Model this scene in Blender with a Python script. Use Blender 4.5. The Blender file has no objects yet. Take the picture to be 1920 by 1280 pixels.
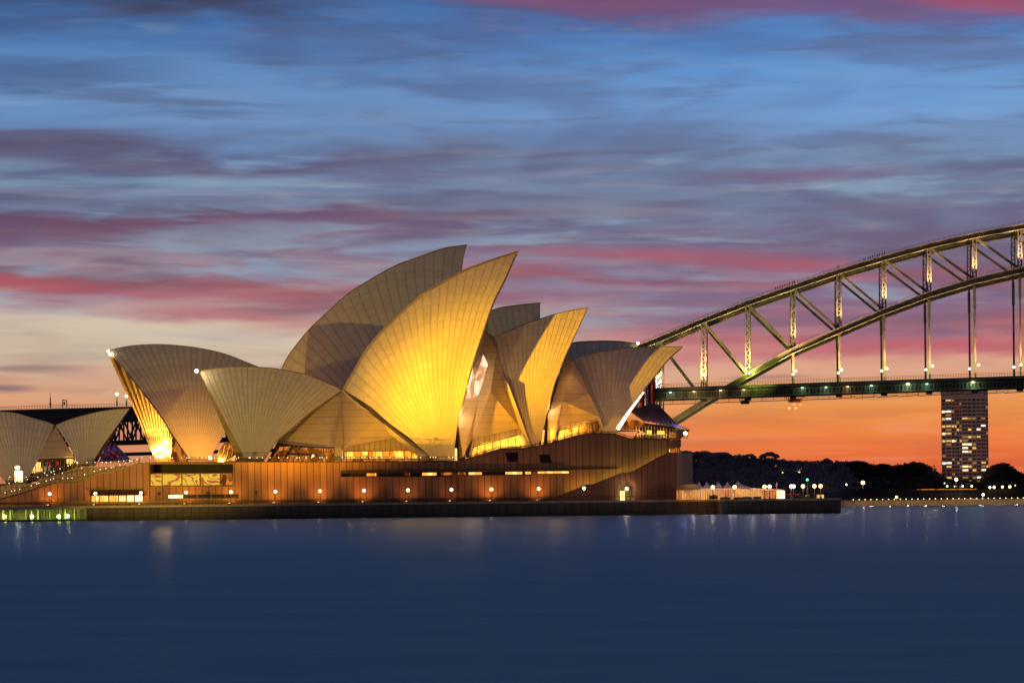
import bpy, math, random
from mathutils import Vector
from mathutils.geometry import tessellate_polygon
R = math.radians
rnd = random.Random(11)
scene = bpy.context.scene
C = scene.collection

# ------------------------------------------------------------------ camera
F = 5000.0            # focal length in pixels of the 1920-wide photograph
ZC = 1.9              # eye height above the water
HZ = 949.3            # image row of the horizon at mid width
ROLL = 0.0105
cr, sr = math.cos(ROLL), math.sin(ROLL)
cam = bpy.data.cameras.new('camera'); camo = bpy.data.objects.new('camera', cam); C.objects.link(camo)
cam.sensor_width = 36.0; cam.lens = 36.0*F/1920.0
cam.shift_y = (HZ-640.0)/1920.0
cam.clip_start = 0.5; cam.clip_end = 20000
camo.location = (0, 0, ZC)
camo.rotation_mode = 'XYZ'
camo.rotation_euler = (R(90), ROLL, 0)
scene.camera = camo
scene.view_settings.view_transform = 'Standard'; scene.view_settings.look = 'None'
scene.view_settings.exposure = 0; scene.view_settings.gamma = 1
scene.cycles.max_bounces = 5; scene.cycles.diffuse_bounces = 2; scene.cycles.glossy_bounces = 2
scene.cycles.sample_clamp_indirect = 3.0
scene.cycles.caustics_reflective = False; scene.cycles.caustics_refractive = False

def ray(px, py):
    a = (px-960.0)/F; b = (HZ-py)/F
    return a*cr + b*sr, b*cr - a*sr          # slopes x/y and z/y (rows rise to the right)
def P(px, py, D):
    rx, rz = ray(px, py)
    return Vector((rx*D, D, ZC+rz*D))
class Line:          # a vertical plane given by a ground line
    def __init__(s, px, D, deg):
        s.x0 = ray(px, 900)[0]*D; s.y0 = D; s.u = (math.cos(R(deg)), math.sin(R(deg)))
        s.n = Vector((-s.u[1], s.u[0], 0))   # away from the camera
    def off(s, w):   # shifted towards the camera by w
        l = Line(960, 1, 0); l.x0 = s.x0-s.n.x*w; l.y0 = s.y0-s.n.y*w; l.u = s.u; l.n = s.n
        return l
    def D(s, px, py):
        rx, rz = ray(px, py)
        t = (rx*s.y0-s.x0)/(s.u[0]-rx*s.u[1])
        return s.y0+t*s.u[1]
    def hit(s, px, py): return P(px, py, s.D(px, py))
    def mirror(s, p):
        d = (p.x-s.x0)*s.n.x+(p.y-s.y0)*s.n.y
        return p-2*d*s.n

# ------------------------------------------------------------------ node helper
def srgb(r, g, b):
    f = lambda c: (c/255/12.92) if c/255 <= 0.04045 else ((c/255+0.055)/1.055)**2.4
    return (f(r), f(g), f(b), 1.0)
class G:
    def __init__(s, nt): s.nt = nt
    def node(s, t, **kw):
        n = s.nt.nodes.new(t)
        for k, v in kw.items(): setattr(n, k, v)
        return n
    def put(s, sock, v):
        if isinstance(v, V): s.nt.links.new(v.s, sock)
        elif isinstance(v, (int, float)): sock.default_value = v
        else: sock.default_value = v
    def m(s, op, a, b=0.0, c=0.0, clamp=False):
        n = s.node('ShaderNodeMath', operation=op, use_clamp=clamp)
        s.put(n.inputs[0], a); s.put(n.inputs[1], b); s.put(n.inputs[2], c)
        return V(s, n.outputs[0])
    def xyz(s, x, y, z=0.0):
        n = s.node('ShaderNodeCombineXYZ')
        s.put(n.inputs[0], x); s.put(n.inputs[1], y); s.put(n.inputs[2], z); return V(s, n.outputs[0])
    def sep(s, v):
        n = s.node('ShaderNodeSeparateXYZ'); s.put(n.inputs[0], v)
        return [V(s, o) for o in n.outputs]
    def noise(s, v, scale=1.0, detail=3.0, rough=0.5, dist=0.0):
        n = s.node('ShaderNodeTexNoise'); s.put(n.inputs['Vector'], v)
        n.inputs['Scale'].default_value = scale; n.inputs['Detail'].default_value = detail
        n.inputs['Roughness'].default_value = rough; n.inputs['Distortion'].default_value = dist
        return V(s, n.outputs['Fac'])
    def ramp(s, f, pts):
        n = s.node('ShaderNodeValToRGB'); s.put(n.inputs[0], f); e = n.color_ramp.elements
        pts = sorted(pts, key=lambda p: p[0])
        e[0].position = pts[0][0]; e[0].color = pts[0][1]
        e[1].position = pts[-1][0]; e[1].color = pts[-1][1]
        for p, c in pts[1:-1]:
            k = e.new(p); k.color = c
        return V(s, n.outputs[0])
    def mix(s, f, a, b, mode='MIX'):
        n = s.node('ShaderNodeMix', data_type='RGBA', blend_type=mode)
        s.put(n.inputs[0], f); s.put(n.inputs[6], a); s.put(n.inputs[7], b)
        return V(s, n.outputs[2])
    def step(s, x, lo, hi):
        n = s.node('ShaderNodeMapRange', interpolation_type='SMOOTHSTEP'); s.put(n.inputs[0], x)
        s.put(n.inputs[1], lo); s.put(n.inputs[2], hi); return V(s, n.outputs[0])
class V:
    def __init__(s, g, sock): s.g = g; s.s = sock
    def __add__(s, o): return s.g.m('ADD', s, o)
    def __radd__(s, o): return s.g.m('ADD', s, o)
    def __sub__(s, o): return s.g.m('SUBTRACT', s, o)
    def __rsub__(s, o): return s.g.m('SUBTRACT', o, s)
    def __mul__(s, o): return s.g.m('MULTIPLY', s, o)
    def __rmul__(s, o): return s.g.m('MULTIPLY', s, o)
    def __truediv__(s, o): return s.g.m('DIVIDE', s, o)

# ------------------------------------------------------------------ world: dusk sky with long drawn clouds
world = bpy.data.worlds.new('World'); scene.world = world; world.use_nodes = True
wn = world.node_tree; wn.nodes.clear(); g = G(wn)
tc = g.node('ShaderNodeTexCoord')
dx, dy, dz = g.sep(V(g, tc.outputs['Generated']))
az = g.m('ARCTAN2', dx, dy)
el = g.m('ARCTANGENT', dz / g.m('SQRT', dx*dx+dy*dy+1e-6))
u = az*5000.0; v = el*5000.0          # 1 unit = 0.0002 rad
def SK(px, py): return px-960.0, HZ-py-ROLL*(px-960.0)
n1 = g.noise(g.xyz(u*0.0018+v*.0012, v*0.0100, 3.1), 1.0, 3.6, 0.55, 0.5)
n2 = g.noise(g.xyz(u*0.0036-v*0.002, v*0.022, 9.4), 1.0, 3.2, 0.55, 0.35)
n3 = g.noise(g.xyz(u*0.0022-v*0.0009, v*0.0065, 17.0), 1.0, 3.0, 0.5, 0.8)
amp = g.step(v, 60.0, 420.0)*0.85+0.15
vw = v + ((n1-0.5)*190.0 + (n2-0.5)*50.0)*amp
def rampof(rows):
    return g.ramp(vw*(1/1000.0), [(p/1000.0, srgb(*c)) for p, c in rows])
left = rampof([(0,(196,92,60)),(110,(222,140,90)),(190,(224,163,122)),(235,(214,170,140)),(270,(206,184,160)),(318,(212,196,172)),
  (350,(196,176,170)),(385,(172,112,122)),(425,(152,86,102)),(462,(150,134,152)),(500,(118,100,130)),(545,(100,78,110)),(575,(116,138,172)),(620,(102,126,164)),
  (660,(88,92,126)),(700,(98,138,186)),(770,(98,146,198)),(840,(78,130,188)),(890,(56,112,174)),(960,(44,82,130))])
right = rampof([(0,(196,78,56)),(60,(216,90,50)),(95,(228,110,56)),(135,(234,130,66)),(175,(230,146,76)),(205,(226,150,92)),(235,(220,160,118)),
  (268,(214,160,140)),(298,(184,104,120)),(330,(126,98,132)),(385,(116,102,140)),(425,(152,88,116)),(455,(116,104,144)),(500,(94,100,136)),(550,(104,134,170)),(600,(98,122,158)),(650,(104,142,184)),
  (720,(104,158,214)),(800,(88,150,212)),(865,(66,124,190)),(915,(78,88,142)),(960,(128,66,106))])
col = g.mix(g.step(u+(n3-0.5)*700.0, -420.0, 520.0), left, right)
# soft grey-violet veils and thin bright rifts
veil = g.step(n3, 0.50, 0.70)*g.step(v, 330.0, 520.0)
col = g.mix(veil*(1.0-g.step(v, 600.0, 720.0)*0.3)*0.6, col, srgb(74, 84, 124))
rift = g.step(n2*0.6+n1*0.4, 0.54, 0.68)*g.step(v, 300.0, 460.0)*(1.0-g.step(v, 560.0, 720.0)*0.5)
col = g.mix(rift*0.5, col, srgb(144, 186, 214))
fine = g.noise(g.xyz(u*0.004+v*.003, v*0.045, 31.0), 1.0, 2.0, 0.5, 0.5)
col = g.mix(g.step(fine, 0.48, 0.72)*(1.0-g.step(v, 560.0, 700.0)*0.7)*0.16, col, srgb(60, 56, 90))
col = g.mix(g.step(fine, 0.52, 0.28)*(1.0-g.step(v, 560.0, 700.0)*0.7)*0.12, col, srgb(226, 196, 178))
n4 = g.noise(g.xyz(u*0.0016+v*.0022, v*0.017, 52.0), 1.0, 4.0, 0.58, 0.45)
mid = g.step(v, 250.0, 380.0)
col = g.mix(g.step(n4, 0.50, 0.66)*mid*0.42, col, srgb(74, 70, 98))
col = g.mix(g.step(n4, 0.47, 0.33)*mid*(1.0-g.step(v, 600.0, 760.0))*0.42, col, srgb(142, 180, 202))
def streak(px, py, w, h, slope, rgb, k, soft=0.5):
    global col
    cu, cv = SK(px, py)
    uu = (u-cu)*(1.0/w)
    vv = (v-cv-(u-cu)*slope + (n1-0.5)*h*3.2+(n2-0.5)*h*2.6)*(1.0/h)
    d = g.m('SQRT', uu*uu+vv*vv)
    f = g.m('SUBTRACT', 1.0, g.step(d, 0.15, 1.45))
    col = g.mix(f*k, col, srgb(*rgb))
for a in [
    (380, 22, 210, 26, -.02, (48,52,82), .85), (90, 160, 260, 26, 0, (56,70,110), .55), (60, 70, 240, 22, 0, (52,84,128), .5),
    (860, 165, 260, 32, -.07, (74,92,136), .6), (1500, 40, 560, 26, -.055, (120,68,110), .6), (1840, 30, 230, 18, -.10, (170,68,92), .75),
    (1000, 12, 300, 14, -.05, (128,80,120), .5), (1800, 125, 300, 26, -.05, (84,96,140), .5),
    (1150, 255, 500, 20, .01, (84,112,158), .5), (700, 330, 300, 22, -.02, (92,92,130), .55), (1650, 400, 330, 20, 0, (86,92,132), .55), (980, 390, 260, 12, .01, (120,140,170), .45), (560, 110, 300, 18, .0, (64,104,160), .5), (800, 560, 200, 26, 0, (112,90,128), .4), (1500, 330, 200, 13, 0, (112,70,110), .6), (1850, 325, 130, 16, .02, (70,84,124), .55), (1250, 275, 260, 12, 0, (92,124,170), .5),
    (250, 310, 420, 22, -.01, (84,78,116), .55), (150, 430, 330, 30, -.02, (106,66,96), .65), (700, 420, 330, 24, 0, (98,78,116), .5),
    (50, 538, 170, 20, -.03, (176,84,94), .75), (450, 602, 220, 20, -.05, (180,92,108), .7), (330, 560, 260, 14, 0, (170,100,116), .55),
    (1250, 480, 330, 13, -.055, (168,86,108), .7), (1480, 500, 170, 10, -.02, (176,84,104), .6), (1700, 450, 300, 22, 0, (92,86,126), .6), (1300, 430, 280, 20, 0, (98,90,130), .5),
    (1100, 540, 260, 12, -.02, (132,146,176), .5), (1330, 660, 240, 14, 0, (200,116,128), .5), (1750, 650, 260, 16, -.02, (186,86,104), .6), (1650, 680, 330, 12, 0, (226,176,140), .55),
    (230, 618, 340, 17, 0, (216,200,174), .8), (120, 655, 260, 16, 0, (206,184,160), .6),
    (20, 737, 60, 9, 0, (108,92,112), .75), (60, 700, 120, 7, 0, (116,98,116), .6), (1440, 706, 90, 6, .02, (140,106,124), .6), (560, 690, 60, 9, 0, (150,136,156), .6),
    (1400, 800, 260, 7, 0, (204,112,66), .4), (1700, 770, 200, 6, .0, (212,120,66), .4), (1350, 830, 200, 8, 0, (196,104,80), .4)]:
    streak(*a)
col = g.mix(0.08, col, srgb(84, 84, 104))
kd = 0.99
col = g.mix(1.0, col, (kd, kd, kd, 1), 'MULTIPLY')
# away from the afterglow the dusk dims to blue
away = g.step(g.m('ABSOLUTE', az), 0.35, 1.5)
east = g.ramp(g.m('MULTIPLY', el, 1.0, clamp=True), [(0.0, srgb(98, 82, 82)), (0.25, srgb(74, 68, 78)), (1.0, srgb(52, 54, 74))])
col = g.mix(away, col, east)
up = g.step(el, 0.2, 0.7)
col = g.mix(up, col, srgb(60, 66, 92))
nish = g.node('ShaderNodeTexSky', sky_type='NISHITA', sun_disc=False)
nish.sun_elevation = R(1.0); nish.sun_rotation = R(8)
b1 = g.node('ShaderNodeBackground'); g.put(b1.inputs[0], col); b1.inputs[1].default_value = 1.0
b2 = g.node('ShaderNodeBackground'); g.put(b2.inputs[0], V(g, nish.outputs[0])); b2.inputs[1].default_value = 0.004
ad = g.node('ShaderNodeAddShader'); wn.links.new(b1.outputs[0], ad.inputs[0]); wn.links.new(b2.outputs[0], ad.inputs[1])
wo = g.node('ShaderNodeOutputWorld'); wn.links.new(ad.outputs[0], wo.inputs[0])

# ------------------------------------------------------------------ floodlights standing off to the left on the far side of the cove, and added washes from the right
def spot(loc, tgt, power, color, size, blend=1.0, rad=0.3, name='floodlight'):  # default name also goes to added fills that have no fixture
    l = bpy.data.lights.new(name, 'SPOT'); l.energy = power; l.color = color; l.spot_size = R(size); l.spot_blend = blend
    l.shadow_soft_size = rad
    o = bpy.data.objects.new(name, l); C.objects.link(o); o.location = loc
    o.rotation_euler = (Vector(tgt)-Vector(loc)).to_track_quat('-Z', 'Y').to_euler()
    return o
def point(loc, power, color, rad=0.25, name='lamp_or_fill_light'):
    l = bpy.data.lights.new(name, 'POINT'); l.energy = power; l.color = color; l.shadow_soft_size = rad
    o = bpy.data.objects.new(name, l); C.objects.link(o); o.location = loc; return o
FL = Vector((-100, 440, 6)); FA = Vector((-100, 480, 3.2)); FO = Vector((-120, 500, 3))
spot(FL, P(530, 650, 565), 0.27e6, (1.0, .62, .08), 43, .8, .2)              # broad warm flood
spot(FA, P(835, 690, 548), 1.15e6, (1.0, .46, .004), 25, 1.0, .3)      # tight amber flood on the great sail
spot(FA+Vector((-1, 0, .2)), P(822, 700, 548), 0.85e6, (1.0, .56, .01), 15.5, 1.0, .3)      # hot centre of the same bank
spot(FA+Vector((1, 0, 0)), P(1035, 665, 552), 0.95e6, (1.0, .46, .006), 13, .8, .2)      # amber flood on the second sail
spot(FO, P(1215, 700, 560), 0.03e6, (1.0, .62, .2), 11, .8, .2)             # olive wedge on the north sail
spot((150, 430, 4), P(640, 915, 528), 0.065e6, (1.0, .54, .20), 17, 1.0, .5)      # added low warm wash on the podium from the right, no fixture
spot((150, 430, 4), P(1060, 915, 528), 0.035e6, (1.0, .54, .20), 15, 1.0, .5)  # second added podium wash, likewise without a fixture
spot((-150, 485, 5), P(60, 800, 556), 0.11e6, (1.0, .56, .16), 60, .8, .3)

# ------------------------------------------------------------------ materials
M = {}
def newmat(name):
    m = bpy.data.materials.new(name); m.use_nodes = True; nt = m.node_tree; nt.nodes.clear(); g = G(nt)
    out = g.node('ShaderNodeOutputMaterial'); M[name] = m
    return m, g, out
def principled(g, out, color, rough=0.6, metal=0.0, bump=None, bstr=0.2, spec=0.4):
    b = g.node('ShaderNodeBsdfPrincipled')
    g.put(b.inputs['Base Color'], color); g.put(b.inputs['Roughness'], rough); b.inputs['Metallic'].default_value = metal
    b.inputs['Specular IOR Level'].default_value = spec
    if bump is not None:
        bn = g.node('ShaderNodeBump'); bn.inputs['Strength'].default_value = bstr; bn.inputs['Distance'].default_value = 0.3
        g.put(bn.inputs['Height'], bump); g.nt.links.new(bn.outputs[0], b.inputs['Normal'])
    g.nt.links.new(b.outputs[0], out.inputs[0]); return b
def obpos(g):
    n = g.node('ShaderNodeNewGeometry'); return V(g, n.outputs['Position'])
def plain(name, rgb, rough=0.6, metal=0.0, var=0.25, scale=0.6):
    m, g, out = newmat(name)
    n = g.noise(obpos(g), scale, 4.0, 0.6)
    c = g.mix(g.step(n, 0.3, 0.7), tuple([x*(1-var) for x in rgb]+[1]), tuple([x*(1+var*.6) for x in rgb]+[1]))
    principled(g, out, c, rough, metal); return m
def emit(name, rgb, strength, var=0.0, scale=1.0, dark=(.3, .08, .02)):
    m, g, out = newmat(name)
    e = g.node('ShaderNodeEmission'); e.inputs[1].default_value = strength
    if var:
        p = obpos(g); px_, py_, pz_ = g.sep(p)
        n = g.noise(g.xyz(px_, py_*0.0, pz_*0.8), scale, 3.0, 0.65)
        vor = g.node('ShaderNodeTexVoronoi'); vor.feature = 'F1'; vor.inputs['Scale'].default_value = scale*0.8
        g.put(vor.inputs['Vector'], g.xyz(px_, 0.0, pz_*0.6))
        cc = g.sep(V(g, vor.outputs['Color']))[0]
        f = g.step(n*0.5+cc*0.5, 0.5-0.25*var, 0.5+0.25*var)
        g.put(e.inputs[0], g.mix(f, tuple([x*d for x, d in zip(rgb, dark)]+[1]), tuple(list(rgb)+[1])))
    else: e.inputs[0].default_value = tuple(list(rgb)+[1])
    g.nt.links.new(e.outputs[0], out.inputs[0]); return m

def tile_material():
    m, g, out = newmat('ceramic_tile')
    uv = g.node('ShaderNodeUVMap'); uv.uv_map = 'UVMap'; uw = g.node('ShaderNodeUVMap'); uw.uv_map = 'width'
    a, b, _ = g.sep(V(g, uv.outputs[0])); w, w2, _ = g.sep(V(g, uw.outputs[0]))
    fa = g.m('FRACT', a); tri = g.m('ABSOLUTE', fa-0.5)          # 0 mid rib .. 0.5 at joint
    dj = (0.5-tri)*w
    rib = g.m('SUBTRACT', 1.0, g.step(dj, 0.03, 0.17))
    ampz = g.m('MINIMUM', w*0.9, 1.9)
    row = (b + tri*ampz)/2.25
    fr = g.m('ABSOLUTE', g.m('FRACT', row)-0.5)
    dr = (0.5-fr)*2.25
    che = g.m('SUBTRACT', 1.0, g.step(dr, 0.02, 0.16))
    line = g.m('MAXIMUM', rib, che*0.85)
    # each lid has its own faint tone
    cell = g.xyz(g.m('FLOOR', a), g.m('FLOOR', row), 0.0)
    wn_ = g.node('ShaderNodeTexWhiteNoise'); g.put(wn_.inputs['Vector'], cell); tone = V(g, wn_.outputs['Value'])
    edge = g.step(dj, 0.1, 0.6)
    st = g.noise(obpos(g), 0.35, 5.0, 0.65)
    k = (tone-0.5)*0.07 + (st-0.5)*0.10 + edge*0.04 + 0.60
    base = g.mix(1.0, (1, .90, .68, 1), g.xyz(k, k, k), 'MULTIPLY')
    c = g.mix(line*0.28, base, (.12, .10, .085, 1))
    principled(g, out, c, 0.42+0.0, 0, bump=line*-1.0, bstr=0.25, spec=0.35)
    return m
tile_material()
def panel_material(name, rgb, width, var=.16, horiz=0.0, joint=.35, rough=.7):
    m, g, out = newmat(name)
    p = obpos(g); x, y, z = g.sep(p)
    xs = (x+y*0.35)/width
    f = g.m('FRACT', xs); dj = (0.5-g.m('ABSOLUTE', f-0.5))*width
    line = g.m('SUBTRACT', 1.0, g.step(dj, 0.03, 0.13))
    if horiz:
        fz = g.m('FRACT', z/horiz); dz_ = (0.5-g.m('ABSOLUTE', fz-0.5))*horiz
        line = g.m('MAXIMUM', line, g.m('SUBTRACT', 1.0, g.step(dz_, 0.02, 0.09)))
    wn_ = g.node('ShaderNodeTexWhiteNoise'); wn_.noise_dimensions = '1D'; g.put(wn_.inputs['W'], g.m('FLOOR', xs)); tone = V(g, wn_.outputs['Value'])
    st = g.noise(g.xyz(x*1.0, y, z*0.25), 0.8, 5.0, 0.7)
    big = g.noise(g.xyz(x*0.06, y*.06, z*0.12), 1.0, 3.0, 0.6)
    k = (tone-0.5)*var + (st-0.5)*0.32 + (big-0.5)*0.5 + 1.0
    base = g.mix(1.0, tuple(list(rgb)+[1]), g.xyz(k, k, k), 'MULTIPLY')
    if horiz and horiz < 1.45:      # weed and tide stain on the wet foot of the wall
        tide = g.m('SUBTRACT', 1.0, g.step(z+(st-0.5)*1.2+(big-.5)*.8, 0.3, 1.5))
        base = g.mix(tide*0.75, base, (.018, .022, .014, 1))
    c = g.mix(line*(1-joint), base, tuple([q*.25 for q in rgb]+[1]))
    principled(g, out, c, rough, 0, bump=line*-1.0+st*0.2, bstr=.3, spec=.3)
    return m
panel_material('granite_cladding', (.33, .165, .095), 1.3, var=.30, joint=.2)
panel_material('granite_plain', (.40, .30, .20), 1.1, var=.08)
panel_material('red_granite', (.27, .12, .075), 1.1)
panel_material('seawall_stone', (.10, .085, .07), 1.6, var=.3, horiz=1.4)
panel_material('louvre_cladding', (.54, .41, .23), 400.0, horiz=1.5, joint=.55)
plain('concrete', (.42, .36, .28), .7, 0, .2, .5)
plain('rib_concrete', (.46, .36, .22), .65, 0, .2, .5)
plain('rib_gap_shade', (.10, .055, .022), .8, 0, .3, .5)  # darkened rib concrete, painting the shade in the gaps between ribs
plain('dark_metal', (.045, .045, .05), .5, .4)
plain('bronze', (.12, .075, .035), .45, .5)
plain('steel_grey', (.20, .165, .11), .55, .2, .3, .3)
plain('steel_pale', (.44, .34, .20), .5, .1, .3, .3)
plain('dark_steel', (.060, .052, .045), .6, .2, .3, .3)
plain('black_recess', (.02, .018, .016), .8)
plain('post_paint', (.10, .08, .06), .5)
plain('paving', (.30, .24, .19), .8, 0, .2, .4)
plain('bark', (.05, .035, .025), .9)
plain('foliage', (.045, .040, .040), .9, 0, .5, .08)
plain('foliage_hazed', (.21, .18, .23), .9, 0, .35, .05)  # distance haze painted into the leaf colour
plain('hedge_leaf', (.06, .09, .03), .8, 0, .5, .8)
plain('fabric', (.72, .52, .46), .7, 0, .08, .5)
plain('shore_ground', (.05, .042, .05), .9, 0, .4, .02)
plain('quay_stone', (.13, .10, .075), .8, 0, .3, .1)
plain('tower_concrete', (.62, .42, .40), .8, 0, .15, .2)
plain('tower_glass', (.10, .08, .08), .25, 0, .6, .4)
plain('glass_dark', (.04, .03, .025), .15, 0, .3, .3)
plain('roof_copper', (.34, .14, .17), .4, .3, .3, .5)
plain('roof_blue', (.18, .25, .48), .3, .3, .2, .5)
plain('clothing', (.05, .05, .07), .8)
emit('globe', (1, .80, .42), 7.0)
emit('globe_orange', (1, .58, .22), 6.0)
emit('bead', (1, .80, .45), 2.2)
emit('green_lamp', (.78, 1, .22), 9.0)
emit('yellow_green_lamp', (.95, 1, .40), 6.0)
emit('mint_lamp', (.55, 1, .66), 3.0)
emit('amber_lamp', (1, .82, .35), 3.0)
emit('red_lamp', (1, .12, .04), 4.0)
emit('emerald_lamp', (.1, 1, .45), 3.0)
emit('white_strip', (1, .84, .62), 2.6)
emit('win_yellow', (1, .60, .06), 1.9, 1.0, .9, (.6, .22, .06))
emit('win_orange', (.95, .28, .04), .8, 1.2, 1.2, (.12, .06, .03))
emit('win_bright', (1, .72, .22), 1.6, 1.0, 1.3, (.8, .45, .15))
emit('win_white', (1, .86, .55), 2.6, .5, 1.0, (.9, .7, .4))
emit('painted_reflection', (1, .72, .48), 1.5, 1.0, .9, (.5, .28, .14))  # glow painting bright reflections, not lit glazing
emit('win_tower', (1, .62, .16), .9)
emit('win_tower_dim', (.9, .48, .14), .34)
emit('win_tower_hot', (1, .82, .50), 2.0)
emit('tent_glow', (1, .44, .09), .95, 1.2, .7, (.35, .16, .05))
emit('glass_red', (.9, .05, .03), .5, .8, 2.0)
emit('glass_green', (.15, .75, .4), .45, .8, 2.0)
emit('glass_amber', (1, .6, .25), .6, .8, 2.0)
emit('glass_violet', (.3, .16, .5), .16, .8, 2.0)
# painted glass frieze in the large window
m, g, out = newmat('mural_glass')
x, y, z = g.sep(obpos(g))
nn = g.noise(g.xyz(x*.5+z*.4, 0.0, z*.7), 0.55, 1.0, .4, 1.2)
band = g.m('ABSOLUTE', g.m('FRACT', nn*5.0)-0.5)
c = g.mix(g.step(band, 0.12, 0.22), (.60, .14, .04, 1), (1, .60, .06, 1))
e = g.node('ShaderNodeEmission'); g.put(e.inputs[0], c); e.inputs[1].default_value = .85
m.node_tree.links.new(e.outputs[0], out.inputs[0])
# water
m, g, out = newmat('water_surface')
x, y, z = g.sep(obpos(g))
rip = g.noise(g.xyz(x*0.05, y*0.35, 0.0), 1.0, 4.0, 0.6)
rip2 = g.noise(g.xyz(x*0.55, y*1.1, 0.0), 1.0, 6.0, 0.75)
cw = g.mix(g.step(rip*.45+rip2*.55, .36, .64), (.043, .100, .124, 1), (.056, .120, .140, 1))
d = g.node('ShaderNodeBsdfDiffuse'); 
g.put(d.inputs[0], g.mix(1.0, cw, (4.3, 4.3, 4.3, 1), 'MULTIPLY'))
gl = g.node('ShaderNodeBsdfGlossy'); gl.inputs['Color'].default_value = (.55, .66, .95, 1); gl.inputs['Roughness'].default_value = .32
bn = g.node('ShaderNodeBump'); bn.inputs['Strength'].default_value = .4; bn.inputs['Distance'].default_value = .25
g.put(bn.inputs['Height'], rip*1.5+rip2*.5); g.nt.links.new(bn.outputs[0], gl.inputs['Normal']); g.nt.links.new(bn.outputs[0], d.inputs['Normal'])
mx = g.node('ShaderNodeMixShader'); lw = g.node('ShaderNodeLayerWeight'); mr = g.node('ShaderNodeMapRange'); g.nt.links.new(lw.outputs['Facing'], mr.inputs[0])
mr.inputs[1].default_value = .93; mr.inputs[2].default_value = .999; mr.inputs[3].default_value = .03; mr.inputs[4].default_value = .10
m2 = g.node('ShaderNodeMapRange'); g.nt.links.new(lw.outputs['Facing'], m2.inputs[0])
for i_, v_ in enumerate((.982, .9965, 0.0, .20)): m2.inputs[i_+1].default_value = v_
m3 = g.node('ShaderNodeMapRange'); g.nt.links.new(lw.outputs['Facing'], m3.inputs[0])
for i_, v_ in enumerate((.97, .996, .34, .14)): m3.inputs[i_+1].default_value = v_
g.nt.links.new(m3.outputs[0], gl.inputs['Roughness'])
g.put(mx.inputs[0], V(g, mr.outputs[0])+V(g, m2.outputs[0]))
g.nt.links.new(d.outputs[0], mx.inputs[1]); g.nt.links.new(gl.outputs[0], mx.inputs[2]); g.nt.links.new(mx.outputs[0], out.inputs[0])

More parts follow.
